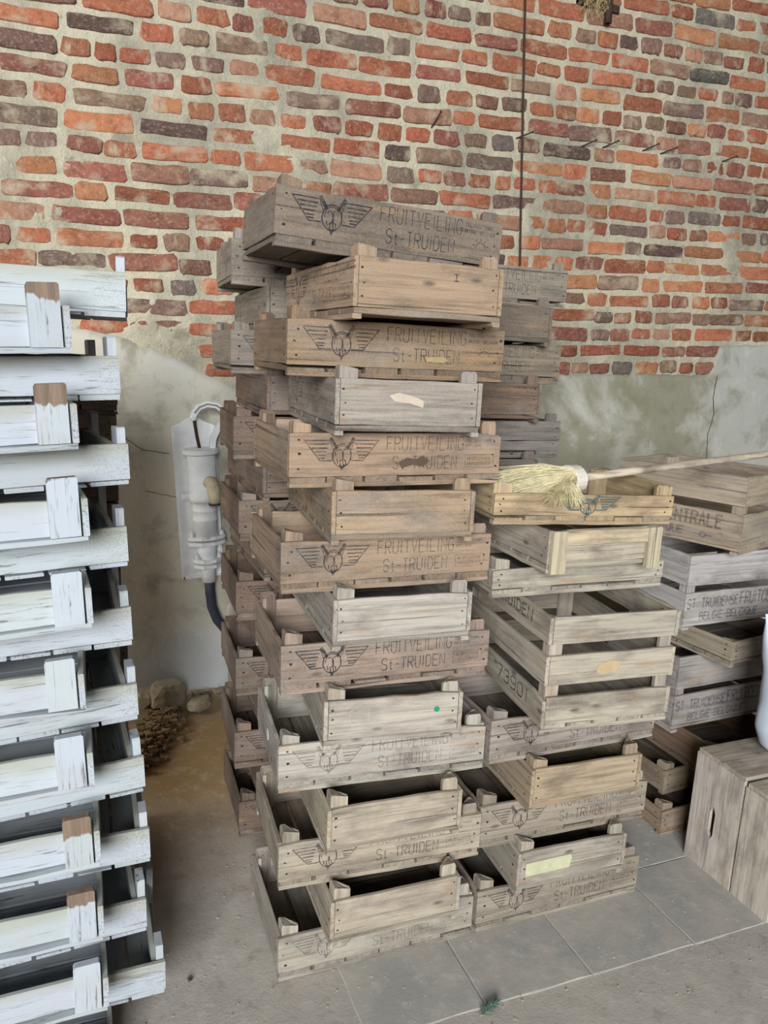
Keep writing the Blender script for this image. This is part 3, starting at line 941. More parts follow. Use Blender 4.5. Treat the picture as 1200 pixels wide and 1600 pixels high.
LOOK_A = {0: 'dusty grey long-side crate with faint print at the foot of the tall front stack',
          2: 'dusty crate with half-hidden winged print, third from the floor in the tall front stack',
          4: 'pale grey crate with white scrap on its left end, fifth up the tall stack',
          6: 'reddish-brown crate with crisp winged print and boxed stamp, seventh up the tall front stack',
          8: 'warm brown crate with clear winged print, ninth up the tall front stack',
          10: 'brown winged-print crate with a dark peeled patch, fifth from the tall stack top',
          12: 'yellowish-brown crate with worn winged print, third from the top of the tall front stack',
          14: 'dark brown crate with bold winged emblem crowning the tall front stack',
          1: 'small end-on crate with three dark knots, second from the floor in the tall front stack',
          3: 'end-on crate with yellow-stained end board, fourth from the floor in the tall front stack',
          5: 'end-on crate with a round green sticker, sixth up the tall front stack',
          7: 'pale end-on crate without sticker, eighth up the tall front stack',
          9: 'tan end-on crate, tenth up the tall front stack',
          11: 'grey end-on crate with torn paper scrap on its end, fourth from the top',
          13: 'light brown end-on crate with one dark knot, directly under the topmost crate'}
GA = 'weathered fruit crates of the tall front stack'
crates = {}
for l in range(15):
    x, y, yaw = A[l]; rn = random.Random(100 + l)
    col = srgb(*ACOL[l])
    if l % 2 == 0:
        cx, cy = corner_to_center(x, y, yaw, .6, .385)
        lean = .05 if l == 14 else 0
        o = fruit_crate('fruit_crate', (cx, cy, l * HL + .3 * lean * .55), (0, lean, yaw), col, rn, prints=[(-1, APR[l][0])], ink=APR[l][1], split=None)
    else:
        cx, cy = corner_to_center(x, y, yaw, .385, .6)
        o = fruit_crate('fruit_crate', (cx, cy, l * HL), (0, 0, yaw + math.pi / 2), col, rn, prints=[(1, 'wing')], ink='mid' if l == 13 else 'faint',
                        endprint={13: (-1, 'onemark', 'dark'), 5: (-1, 'chalk', 'chalk')}.get(l))
    tag(o, LOOK_A[l], 'crate', GA)
    crates['A', l] = o
def sticker(name, parent, pts, loc, rot, col):
    """thin paper shape lying on a board; pts in x,z"""
    g = Geo(); g.prism(pts, -.0006, .0006)
    return link(name, g.mesh(name), PAPER, parent, loc, rot, col)
RZ = (0, 0, -math.pi / 2)
# on end-on crates the front board is the local -x end
sticker('round_sticker', crates['A', 5], [(.008 * math.cos(k * .524), .008 * math.sin(k * .524)) for k in range(12)], (-.3012, -.118, .092), RZ, srgb(40, 140, 104))
sticker('paper_scrap', crates['A', 11], [(-.045, .004), (-.02, .012), (.03, .000), (.047, -.008), (.045, -.024), (.01, -.014), (-.03, -.010)], (-.3012, .012, .096), RZ, srgb(186, 172, 154))
sticker('paper_scrap', crates['A', 4], [(0, .018), (.02, .006), (.014, -.010), (0, -.018), (-.012, 0)], (-.3012, -.02, .085), RZ, srgb(226, 224, 212))
sticker('wood_chip', crates['A', 12], [(-.03, .006), (.02, .009), (.034, .0), (.02, -.007), (-.03, -.005)], (.10, -.1938, .052), (0, 0, 0), srgb(166, 144, 106))
sticker('peeled_patch', crates['A', 10], [(-.04, .0), (-.015, .012), (.01, .008), (.03, .016), (.05, .004), (.03, -.012), (.0, -.006), (-.03, -.016)], (.035, -.1934, .062), (0, 0, 0), srgb(88, 74, 62))

# ------------------------------------------------------------------ rear stacks against the pump and below the wire
HB = .1360
BPOS = {0: (.471, 2.44, -.029), 2: (.453, 2.44, -.046), 4: (.456, 2.44, -.037), 6: (.455, 2.44, -.037), 8: (.464, 2.448, -.01), 10: (.448, 2.47, -.052), 12: (.443, 2.49, .002), 14: (.436, 2.455, -.045)}
for l in range(15):
    rn = random.Random(200 + l)
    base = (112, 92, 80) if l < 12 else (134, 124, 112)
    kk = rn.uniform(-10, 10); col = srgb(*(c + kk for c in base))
    if l % 2 == 0:
        x, y, yaw = BPOS[l]
        cx, cy = corner_to_center(x, y, yaw, .6, .385)
        o = fruit_crate('fruit_crate', (cx, cy, l * HB), (0, 0, yaw), col, rn, prints=[(-1, 'wing')], ink='mid')
    else:
        x, y, yaw = .545 + rn.uniform(-.006, .006), 2.43, rn.uniform(-.02, .02)
        cx, cy = corner_to_center(x, y, yaw, .385, .6)
        o = fruit_crate('fruit_crate', (cx, cy, l * HB), (0, 0, yaw + math.pi / 2), col, rn, prints=[(1, 'wing')], ink='faint')
    if l == 14: lab = 'grey crate topping the rear stack beside the hand pump, under the topmost front crate'
    else: lab = 'dark %s crate, %s from the floor in the rear stack beside the hand pump' % ('sideways' if l % 2 == 0 else 'end-on', ORD[l + 1])
    tag(o, lab, 'crate', 'crates of the rear stack beside the pump')
CPOS = {14: (1.076, 2.486, .015), 12: (1.060, 2.466, .01), 10: (1.072, 2.45, 0.0), 13: (1.181, 2.40, .01), 11: (1.161, 2.40, .005)}
CCOL = {14: (132, 122, 108), 13: (104, 92, 78), 12: (124, 112, 96), 11: (108, 88, 72), 10: (112, 106, 100), 9: (96, 86, 80)}
for l in range(15):
    rn = random.Random(300 + l)
    col = srgb(*CCOL.get(l, (112, 98, 86)))
    if l % 2 == 0:
        x, y, yaw = CPOS.get(l, (1.08, 2.45, 0))
        cx, cy = corner_to_center(x, y, yaw, .6, .385)
        pr = [] if l == 10 else [(-1, 'wing')]
        o = fruit_crate('fruit_crate', (cx, cy, l * HB), (0, 0, yaw), col, rn, prints=pr, ink='mid', split=-1 if l in (12, 10) else None)
    else:
        x, y, yaw = CPOS.get(l, (1.17, 2.40, 0))
        cx, cy = corner_to_center(x, y, yaw, .385, .6)
        o = fruit_crate('fruit_crate', (cx, cy, l * HB), (0, 0, yaw + math.pi / 2), col, rn)
    lab = {14: 'grey-tan crate with line of print topping the rear stack below the hanging wire', 13: 'small end-on crate with cracked end, second from top below the hanging wire',
           12: 'crate with split printed side, third from the top in the stack below the wire', 11: 'dark end-on crate with two knots, fourth from the top below the hanging wire',
           10: 'plain grey crate, fifth from the top in the rear stack below the wire', 9: 'dark end-on crate just behind the broom bristles'}.get(l, 'brown crate, %s from the floor in the rear stack behind the broom stack' % ORD[l + 1])
    tag(o, lab, 'crate', 'crates of the rear stack below the wire')

# ------------------------------------------------------------------ lower front stack with the broom
def upright(name, w, t, H):
    g = Geo(); c = .0015
    g.prism([(-w / 2, 0), (w / 2, 0), (w / 2, H - c), (w / 2 - c, H), (-w / 2 + c, H), (-w / 2, H - c * 2)], -t / 2, t / 2)
    return g.mesh(name)
DPOS = {0: (1.064, 1.766, -.005), 2: (1.06, 1.783, -.031), 4: (1.073, 1.78, .004), 1: (1.169, 1.724, -.033), 3: (1.182, 1.714, -.034)}
DCOL = {0: (144, 134, 120), 1: (152, 144, 130), 2: (142, 130, 114), 3: (156, 138, 112), 4: (144, 134, 124)}
DLAB = {0: 'brown crate with dark bottom stains at the foot of the broom stack', 1: 'end-on crate with blank yellow label, second from the floor in the broom stack',
        2: 'crate with half-hidden winged print, third from the floor in the broom stack', 3: 'yellowish end-on crate with ragged top edge, fourth up the broom stack',
        4: 'grey-brown crate with faded winged print directly under the tall slatted crate'}
for l in range(5):
    x, y, yaw = DPOS[l]; rn = random.Random(400 + l); col = srgb(*DCOL[l])
    if l % 2 == 0:
        cx, cy = corner_to_center(x, y, yaw, .6, .385)
        o = fruit_crate('fruit_crate', (cx, cy, l * HL), (0, 0, yaw), col, rn, prints=[(-1, 'wing')], ink='mid')
    else:
        cx, cy = corner_to_center(x, y, yaw, .385, .6)
        o = fruit_crate('fruit_crate', (cx, cy, l * HL), (0, 0, yaw + math.pi / 2), col, rn)
    tag(o, DLAB[l], 'crate', 'crates of the stack carrying the broom')
    crates['D', l] = o
sticker('paper_label', crates['D', 1], [(-.075, -.022), (.078, -.018), (.085, .012), (.078, .027), (-.075, .022)], (-.3014, .090, .078), RZ, srgb(190, 190, 156))
# tall three-slat crate
rn = random.Random(450)
cx, cy = corner_to_center(1.170, 1.679, -.075, .42, .6)
H5 = .345
o = slatted_crate('slatted_crate', (cx, cy, .692), (0, -.012, -.075 + math.pi / 2), srgb(166, 156, 140), rn, .6, .42, [(.024, .107), (.143, .230), (.265, .345)], H5, prints=[('back', 2, 'truiden', 'black'), ('back', 0, 'number', 'black')])
tag(o, 'tall pale crate with three slats per side and black stencilled number, amid the broom stack', 'crate')
sticker('bare_patch', o, [(-.038, -.016), (-.02, -.020), (.02, -.018), (.036, -.006), (.034, .014), (.0, .018), (-.034, .006)], (-.3008, .01, .188), RZ, srgb(186, 164, 128))
# shallow plain crate
rn = random.Random(451)
cx, cy = corner_to_center(1.078, 1.845, -.02, .6, .385)
o = fruit_crate('fruit_crate', (cx, cy, 1.040), (0, 0, -.02), srgb(170, 162, 146), rn, H=.085, post=.03)
tag(o, 'shallow pale crate without print lying on top of the tall slatted crate', 'crate', 'crates of the stack carrying the broom')
# end-on crate with battens
rn = random.Random(452)
cx, cy = corner_to_center(1.205, 1.770, .0, .39, .6)
o = fruit_crate('battened_crate', (cx, cy, 1.127), (0, 0, math.pi / 2), srgb(176, 166, 146), rn, W=.39, H=.125, post=.0)
for e in (-1, 1):
    link('batten', upright('batten', .048, .012, .124), WOODZ, o, (-.307, e * .165, .001), (0, 0, math.pi / 2), tint(srgb(184, 170, 144), rn))
link('top_batten', board(.28, .010, .042, 1, kind='top_batten', seg=5), WOOD, o, (-.306, 0, .082), (0, 0, math.pi / 2), tint(srgb(186, 168, 138), rn))
tag(o, 'pale end-on crate with wooden battens on its end, just under the broom crate', 'crate')
# crate carrying the broom
rn = random.Random(453)
cx, cy = corner_to_center(1.056, 1.835, -.055, .6, .385)
o = fruit_crate('fruit_crate', (cx, cy, 1.253), (0, .028, -.055), srgb(176, 152, 116), rn, H=.090, post=.03, prints=[(-1, 'teal')], ink='teal', ends_up=.030)
tag(o, 'honey-coloured low crate with teal winged emblem, holding the broom head', 'crate', 'crates of the stack carrying the broom')

# ------------------------------------------------------------------ right-hand stack behind the plank box
rn = random.Random(500)
def place(x, y, yaw, F, D): return corner_to_center(x, y, yaw, F, D)
cx, cy = place(1.953, 1.985, .03, .6, .385)
tag(fruit_crate('fruit_crate', (cx, cy, 0), (0, 0, .03), srgb(138, 116, 94), rn, H=.100, post=.024), 'small brown crate on the floor half hidden behind the plank box', 'crate', 'crates of the right-hand stack')
cx, cy = place(2.03, 2.075, .09, .6, .385)
tag(fruit_crate('fruit_crate', (cx, cy, .101), (0, 0, .09), srgb(134, 116, 92), rn, H=.100, post=.024), 'brown crate with knotty corner, second from the floor behind the plank box', 'crate', 'crates of the right-hand stack')
cx, cy = place(2.14, 1.975, .02, .385, .6)
tag(fruit_crate('fruit_crate', (cx, cy, .203), (0, 0, .02 + math.pi / 2), srgb(132, 104, 80), rn, H=.138, post=.0), 'reddish-brown end-on crate, third from the floor behind the plank box', 'crate', 'crates of the right-hand stack')
bands2 = [(.024, .145), (.172, .29)]
cx, cy = place(2.055, 2.10, .045, .6, .4)
o = slatted_crate('slatted_crate', (cx, cy, .345), (0, 0, .045), srgb(152, 144, 140), rn, .6, .4, [(.028, .150), (.176, .305)], .305, prints=[('front', 0, 'truidense', 'purple'), ('front', 0, 'fruitcentrale', 'purple'), ('front', 0, 'belgie', 'purple')])
tag(o, 'grey two-slat crate with purple stencil, lower one of the right-hand stack', 'crate', 'two-slat crates at the right')
cx, cy = place(2.165, 1.970, .12, .36, .5)
o = fruit_crate('fruit_crate', (cx, cy, .652), (0, 0, .12 + math.pi / 2), srgb(150, 136, 118), rn, L=.5, W=.36, H=.098, post=.0)
tag(o, 'shallow askew crate wedged between the two purple-stencilled crates', 'crate', 'crates of the right-hand stack')
cx, cy = place(2.05, 2.105, .03, .6, .4)
o = slatted_crate('slatted_crate', (cx, cy, .756), (0, 0, .03), srgb(172, 167, 164), rn, .6, .4, bands2, .29, prints=[('front', 0, 'truidense', 'purple'), ('front', 0, 'fruitcentrale', 'purple'), ('front', 0, 'belgie', 'purple')])
tag(o, 'pale grey two-slat crate with purple stencil, upper one of the right-hand stack', 'crate', 'two-slat crates at the right')
cx, cy = place(2.203, 2.040, .35, .4, .52)
o = slatted_crate('slatted_crate', (cx, cy, 1.054), (0, 0, .35 + math.pi / 2), srgb(160, 144, 124), rn, .52, .4, [(.024, .150), (.180, .29)], .29, prints=[('back', 0, 'central', 'purple')])
tag(o, 'tan two-slat crate turned askew on top of the right-hand stack, under the broom handle', 'crate', 'two-slat crates at the right')

# ------------------------------------------------------------------ white painted stack at the left
HW = .093
WP = {0: (.151, 1.732, .01), 2: (.109, 1.736, .05), 4: (.121, 1.739, .0), 6: (.112, 1.743, .057), 8: (.101, 1.747, .074), 10: (.091, 1.75, .03), 12: (.087, 1.754, .10), 14: (.094, 1.758, .16), 16: (.079, 1.762, .12), 18: (.093, 1.765, -.06),
      -1: (.02, 1.62, 0), 1: (.014, 1.62, .02), 3: (.009, 1.62, .0), 5: (.008, 1.62, .0), 7: (.0, 1.625, .01), 9: (-.012, 1.62, .0), 11: (.008, 1.62, .07), 13: (.007, 1.625, .12), 15: (-.007, 1.64, .20), 17: (-.014, 1.65, .20)}
BARE = {17: 1.0, 15: 1.0, 13: .3, 11: .15, 9: .0, 7: .25, 5: .9, 3: 1.0, 1: .1}
for l in sorted(WP):
    x, y, yaw = WP[l]; rn = random.Random(600 + l)
    F, D = (.6, .4) if l % 2 == 0 else (.4, .6)
    tilt = -.04 * max(0, min(1, l / 6))
    zz = (l + 1) * HW
    c, s = math.cos(yaw), math.sin(yaw)
    cx = x - c * F / 2 - s * D / 2; cy = y - s * F / 2 + c * D / 2
    cz = zz - F / 2 * math.tan(-tilt) + .012 * min(1, max(0, l) / 6)
    if l == 18: tilt = .0
    rz = yaw if l % 2 == 0 else yaw + math.pi / 2
    m_ = Matrix.Rotation(tilt, 3, 'Y') @ Matrix.Rotation(rz, 3, 'Z')
    o = white_crate('painted_crate', (cx, cy, cz), m_.to_euler(), rn, BARE.get(l, .3))
    if l == 18: lab = 'white-painted crate on the very top of the left stack'
    else:
        lab = 'white-painted %s crate, %s from the top of the left stack' % ('sideways' if l % 2 == 0 else 'end-on', ORD[19 - l])
    tag(o, lab, 'crate', 'white-painted crates stacked at the left')

# dark unpainted crates close behind the white stack
for l in range(12):
    rn = random.Random(800 + l)
    kk = rn.uniform(-8, 8)
    cx, cy = corner_to_center(.105 - .6 + rn.uniform(-.006, .006) - .0015 * l, 2.30, rn.uniform(-.01, .01), .6, .385)
    o = fruit_crate('fruit_crate', (cx, cy, l * .1375), (0, 0, 0), srgb(100 + kk, 84 + kk, 72 + kk), rn, post=-.004)
    tag(o, 'dark unpainted crate, %s from the floor, close behind the white-painted stack' % ORD[l + 1], 'crate', 'dark crates behind the white stack')

# ------------------------------------------------------------------ plank box and sack at the right
box = empty('plank_box', (2.22, 1.69, 0))
BC = srgb(190, 180, 168)
rn = random.Random(700)
def plank(parent, name, poly, t, loc, rot, col, mat=WOODZ):
    g = Geo(); g.prism(poly, -t / 2, t / 2)
    return link(name, g.mesh(name), mat, parent, loc, rot, tint(col, rn, .05))
X0 = -.243; HBX = .405
yb = .185
slot = [(-.012, .12), (-.014, .14), (-.014, .22), (-.010, .245)]
# planks of the left side, drawn in y,z and turned to face -x
def lplank(y0, y1, notch=None, z1=HBX):
    w = y1 - y0
    poly = [(-w / 2, 0), (w / 2, 0)]
    if notch == 'hi':
        poly = [(-w / 2, 0), (w / 2, 0), (w / 2, .125), (w / 2 - .012, .145), (w / 2 - .012, .225), (w / 2, .25), (w / 2, z1), (-w / 2, z1)]
    elif notch == 'lo':
        poly = [(-w / 2, 0), (w / 2, 0), (w / 2, z1), (-w / 2, z1), (-w / 2, .25), (-w / 2 + .010, .225), (-w / 2 + .010, .145), (-w / 2, .125)]
    else:
        poly = [(-w / 2, 0), (w / 2, 0), (w / 2, z1), (-w / 2, z1)]
    plank(box, 'side_plank', poly, .013, (X0, (y0 + y1) / 2, 0), (0, 0, -math.pi / 2), BC)
# note: turning by -90 deg maps poly +x to -y
lplank(.085, .185, 'hi')
lplank(-.022, .0845, 'lo')
lplank(-.18, -.031, None, .392)
for y0, y1, zt in ((.083, .185, 0), (-.022, .081, 0), (-.18, -.033, -.012)):
    w = y1 - y0
    plank(box, 'top_plank', [(-.25, 0), (.25, 0), (.25, .013), (-.25, .013)], w - .002, (0.006, (y0 + y1) / 2, HBX - .013 + .013 + zt), (0, 0, 0), srgb(172, 160, 144), WOOD)
for y in (.178, -.176):
    for a, b in ((.02, .19), (.205, .375)):
        plank(box, 'end_plank', [(-.235, a), (.243, a), (.243, b), (-.235, b)], .012, (0, y, 0), (0, 0, 0), BC, WOOD)
plank(box, 'back_plank', [(-.17, 0), (.17, 0), (.17, .39), (-.17, .39)], .012, (.237, 0, 0), (0, 0, math.pi / 2), BC)
tag(box, 'upturned wooden plank box with a dark hand slot standing on the floor', 'box')

SKX, SKY = 2.128, 1.755
def sack_section(z_):
    """left edge, half width and half depth of the sack at a height"""
    prof = [(0, .060), (.03, .022), (.09, .0), (.19, -.004), (.34, -.030), (.525, -.082)]
    for (a, b), (c, d) in zip(prof, prof[1:]):
        if z_ <= c + 1e-6:
            le = b + (d - b) * (z_ - a) / (c - a); break
    t = z_ / .525
    wx = .225 - .02 * t - (.05 * (1 - z_ / .03) if z_ < .03 else 0)
    wy = .10 * (1 - t ** 2.2) * (.78 + .22 * min(1, t * 5)) + .006
    return le, wx, wy
def sack():
    NU, NV = 44, 34
    v = []; f = []
    for j in range(NV + 1):
        z_ = .525 * j / NV
        le, wx, wy = sack_section(z_)
        for i in range(NU):
            a = 2 * math.pi * i / NU
            x = wx * math.copysign(abs(math.cos(a)) ** .9, math.cos(a)); y = wy * math.copysign(abs(math.sin(a)) ** .75, math.sin(a))
            n_ = .020 * noise.noise(Vector((x * 8, y * 8, z_ * 6))) + .010 * noise.noise(Vector((x * 20, y * 20, z_ * 15)))
            v.append((le + wx + x, y + n_ * (.4 + abs(math.sin(a))), z_))
    for j in range(NV):
        for i in range(NU):
            f.append((j * NU + i, j * NU + (i + 1) % NU, (j + 1) * NU + (i + 1) % NU, (j + 1) * NU + i))
    f.append(tuple(range(NU))); f.append(tuple(NV * NU + i for i in range(NU)))
    return mesh('sack_body', v, f, True)
sk = empty('sack', (SKX, SKY, HBX + .0145), (0, 0, 0))
link('sack_body', sack(), PLASTIC, sk)
srn2 = random.Random(9)
st_ = []
for k in range(46):
    x = srn2.uniform(.012, .16); z_ = srn2.uniform(.15, .31)
    st_.append((arc(x, z_, srn2.uniform(.006, .02), srn2.uniform(.006, .02), srn2.uniform(0, 6), srn2.uniform(6, 10), 9), .0014))
for x in (.04, .10, .16):
    st_ += [(arc(x, .10, .018, .026, 0, 6.28, 12), .006), (arc(x, .10, .008, .013, 0, 6.28, 10), .004)]
pm = stroke_mesh('print', st_, 0)
for vtx in pm.vertices:          # lay the print on the curved front of the sack
    x, z_ = vtx.co.x, vtx.co.z
    le, wx, wy = sack_section(max(0, min(.52, z_)))
    ca = min(1, abs(x - wx) / wx) ** (1 / .9); sa = math.sqrt(max(0, 1 - ca * ca))
    X_ = wx * -ca ** .9; Y_ = -wy * sa ** .75
    n_ = .020 * noise.noise(Vector((X_ * 8, Y_ * 8, z_ * 6))) + .010 * noise.noise(Vector((X_ * 20, Y_ * 20, z_ * 15)))
    vtx.co.y = Y_ + n_ * (.4 + sa) - .0025
    vtx.co.x = le + x
link('print', pm, None, sk, color=(*srgb(70, 72, 84)[:3], .8))
tag(sk, 'white plastic sack with dark printing standing on the plank box', 'sack')

# ------------------------------------------------------------------ broom
br = empty('broom', (1.395, 1.93, 1.372))
d_h = Vector((2.30 - 1.395, 2.01 - 1.93, 1.437 - 1.372)).normalized()
g = Geo(); g.tube([d_h * (-.02), d_h * .3, d_h * .7, d_h * 1.30], [.0125, .0125, .0120, .0115], 12)
link('handle', g.mesh('handle', True), WOOD, br, color=srgb(196, 182, 160))
g = Geo()
# collar block
ax = d_h; sd = Vector((0, 1, 0)); sd = (sd - ax * sd.dot(ax)).normalized(); upv = ax.cross(sd).normalized() * 1
if upv.z < 0: upv = -upv
def ringp(t, a, b, n=20): return [ax * t + sd * a * math.cos(2 * math.pi * k / n) + upv * b * math.sin(2 * math.pi * k / n) for k in range(n)]
rings = [ringp(-.038, .046, .038), ringp(-.036, .052, .044), ringp(-.002, .050, .042), ringp(.001, .046, .038)]
n = 20; v = [p for r in rings for p in r]; f = []
for i in range(3):
    for k in range(n): f.append((i * n + k, i * n + (k + 1) % n, (i + 1) * n + (k + 1) % n, (i + 1) * n + k))
f.append(tuple(range(n))); f.append(tuple(3 * n + k for k in range(n)))
link('collar', mesh('collar', v, f), FELT, br)
brn2 = random.Random(4); g = Geo()
for k in range(1500):
    a = brn2.uniform(0, 2 * math.pi); r = math.sqrt(brn2.random())
    p0 = ax * -.034 + sd * .046 * r * math.cos(a) + upv * .037 * r * math.sin(a)
    ln = brn2.uniform(.17, .265)
    spread = 1.0 + .55 * brn2.random()
    e1 = ax * (-.034 - ln * .45) + sd * .050 * r * math.cos(a) * spread + upv * (.040 * r * math.sin(a) * spread - .004)
    clump = noise.noise(Vector((math.cos(a) * 2.2 * r, math.sin(a) * 2.2 * r, 3))) * .05
    drop = .016 + .018 * brn2.random()
    e2 = ax * (-.034 - ln) + sd * (.062 * r * math.cos(a) * spread + clump * .6) + upv * (.050 * r * math.sin(a) * spread + clump * .4) - Vector((0, 0, drop))
    sc_ = max(0.0, -e2.dot(sd) - .058); e2 += sd * sc_ * .9      # stay behind the front board
    # front clump of bristles spills over the low front board
    if math.cos(a) < -.15 and brn2.random() < .34:
        q = brn2.random()
        e1 = ax * (-.075 - .07 * q) - sd * brn2.uniform(.070, .090) + upv * brn2.uniform(-.020, .010)
        e2 = ax * (-.078 - .15 * q) - sd * brn2.uniform(.116, .128) + upv * (brn2.uniform(-.060, -.020) + .022 * q)
    e2 += Vector((brn2.uniform(-.006, .006), brn2.uniform(-.006, .006), brn2.uniform(-.006, .006)))
    g.tube([p0, e1, e2], [.0010, .0011, .0005], 3, False)
tag(link('bristles', g.mesh('bristles'), BRISTLE, br), kind='stuff')
tag(br, 'broom with cream bristles, white collar and long pale handle lying on the crates', 'broom')

# ------------------------------------------------------------------ hand pump on the wall
pump = empty('hand_pump', (.520, WY - .036, .615), (0, -.062, 0))
g = Geo()
bw = .093
g.prism([(-bw, 0), (bw, 0), (bw, .735), (.055, .75), (.02, .772), (-.02, .772), (-.055, .75), (-bw, .735)], -.024, .0)
link('backboard', g.mesh('backboard'), PUMPW, pump)
g = Geo()
for s in (-1, 1): g.box(s * bw - .006, s * bw + .006, -.031, -.022, .0, .735)
g.box(-bw, bw, -.031, -.022, 0, .012)
link('board_edging', g.mesh('board_edging'), PUMPW, pump)
CX, CY = .018, -.100
g = Geo(); g.lathe([(.056, .22), (.056, .30), (.058, .302), (.058, .31), (.056, .312), (.056, .345), (.058, .347), (.058, .353), (.056, .355), (.056, .39), (.067, .392), (.068, .42), (.064, .425), (.064, .62)], (CX, CY, 0), 32)
link('barrel', g.mesh('barrel', False), PUMPW, pump)
for p in bpy.data.meshes['barrel'].polygons: p.use_smooth = len(p.vertices) == 4
g = Geo(); g.lathe([(.074, .612), (.082, .616), (.082, .630), (.074, .636), (.03, .640)], (CX, CY, 0), 28)
cap_o = link('cap', g.mesh('cap'), PUMPW, pump)
g = Geo(); g.tube([(CX - .004, CY, .63), (CX - .014, CY, .70), (CX - .020, CY, .765)], .0075, 8)
link('piston_rod', g.mesh('piston_rod'), IRON, pump)
def strap(pts, w, t):
    """flat bar swept through points in x,z"""
    v = []; f = []
    for k, (x, z_) in enumerate(pts):
        a = Vector(pts[max(0, k - 1)]); b = Vector(pts[min(len(pts) - 1, k + 1)]); d = (b - a).normalized(); nn = Vector((-d.y, d.x)) * w / 2
        for s, yy in ((1, -t), (1, t), (-1, t), (-1, -t)): v.append((x + nn.x * s, CY + yy, z_ + nn.y * s))
        if k:
            o_, p_ = 4 * (k - 1), 4 * k
            for q in range(4): f.append((o_ + q, o_ + (q + 1) % 4, p_ + (q + 1) % 4, p_ + q))
    f.append((0, 1, 2, 3)); f.append(tuple(4 * (len(pts) - 1) + q for q in range(4)))
    return v, f
g = Geo()
lv = [(CX - .026, .775), (CX - .018, .800), (CX + .006, .826), (CX + .042, .838), (CX + .082, .830), (CX + .112, .806), (CX + .132, .770), (CX + .142, .730), (CX + .146, .66)]
g.add(*strap(lv, .026, .012))
lever = link('lever', g.mesh('lever'), PUMPW, pump)
g = Geo(); g.add(*strap([(p[0], p[1]) for p in lv[1:7]], .009, .0135))
link('lever_groove', g.mesh('lever_groove'), simple_mat('grey_groove', srgb(150, 150, 146), .7), lever)  # groove drawn as a grey strip along the lever
g = Geo(); g.add(*strap([(CX + .052, .635), (CX + .060, .68), (CX + .082, .725), (CX + .112, .762)], .024, .017))
link('fulcrum', g.mesh('fulcrum'), PUMPW, pump)
def bolt(parent, x, y, z_, r=.010, axis='y'):
    g = Geo()
    if axis == 'y':
        g.tube([(0, .008, 0), (0, -.006, 0)], r, 6); g.tube([(0, -.006, 0), (0, -.010, 0)], r * .5, 8)
    else:
        g.tube([(0, 0, -.008), (0, 0, .008)], r, 6); g.tube([(0, 0, .008), (0, 0, .014)], r * .5, 8)
    link('bolt', g.mesh('bolt'), PUMPW, parent, (x, y, z_))
bolt(pump, CX + .108, CY - .018, .762); bolt(pump, CX - .024, CY - .014, .778, .012)
g = Geo(); g.tube([(CX + .02, CY - .05, .485), (CX + .026, CY - .085, .490), (CX + .030, CY - .112, .470), (CX + .032, CY - .118, .435), (CX + .032, CY - .118, .400)], [.030, .030, .029, .027, .026], 16)
sp = link('spout', g.mesh('spout', True), PUMPC, pump)
g = Geo(); g.lathe([(.018, -.004), (.0285, -.004), (.0285, .006), (.018, .006)], (CX + .032, CY - .118, .396), 16)
link('spout_rim', g.mesh('spout_rim'), IRON, sp)
bolt(pump, CX - .082, CY + .03, .408, .012)
g = Geo(); g.box(CX - .095, CX - .05, CY + .035, CY + .07, .395, .422); link('lug', g.mesh('lug'), PUMPW, pump)
for zf, wd in ((.185, .085), (.075, .068)):
    g = Geo()
    pts = [(-wd, -.018), (-wd + .012, -.03), (-.03, -.055), (.03, -.055), (wd - .012, -.03), (wd, -.018), (wd, .018), (.03, .05), (-.03, .05), (-wd, .018)]
    for dz in (0, .026):
        nn = len(pts); v = [(CX + x, CY + y, zf + dz) for x, y in pts] + [(CX + x, CY + y, zf + dz + .016) for x, y in pts]
        g.add(v, [tuple(range(nn)), tuple(range(nn, 2 * nn))] + [(k, (k + 1) % nn, nn + (k + 1) % nn, nn + k) for k in range(nn)])
    fl = link('flange', g.mesh('flange'), PUMPW, pump)
    for s in (-1, 1): bolt(fl, CX + s * (wd - .016), CY - .012, zf + .050, .011, 'z')
g = Geo(); g.lathe([(.034, .0), (.034, .075), (.034, .12), (.042, .125), (.045, .20)], (CX, CY, 0), 20); link('lower_pipe', g.mesh('lower_pipe', True), PUMPW, pump)
g = Geo(); g.tube([(CX, CY, .02), (CX, CY, -.06), (CX + .004, CY, -.13), (CX + .025, CY + .004, -.20), (CX + .065, CY + .01, -.262), (CX + .12, CY + .02, -.305), (CX + .19, CY + .03, -.335)], .024, 14)
link('hose', g.mesh('hose', True), HOSE, pump)
tag(pump, 'white cast hand water pump with curved lever, mounted on a white wall board', 'pump')

# stub of white pipe standing behind the rear stack
pp = empty('wall_pipe', (.672, WY - .075, 0), (0, -.03, 0))
g = Geo(); g.lathe([(.030, .0), (.030, .34), (.031, .42), (.029, .45), (.020, .475), (.006, .482)], (0, 0, 0), 20)
link('pipe', g.mesh('pipe', True), PIPEW, pp)
g = Geo(); g.lathe([(.0305, .30), (.036, .302), (.036, .325), (.0305, .327)], (0, 0, 0), 20); link('pipe_clamp', g.mesh('pipe_clamp'), PIPEW, pp)
tag(pp, 'white round-topped pipe rising from the floor behind the rear crates', 'pipe')

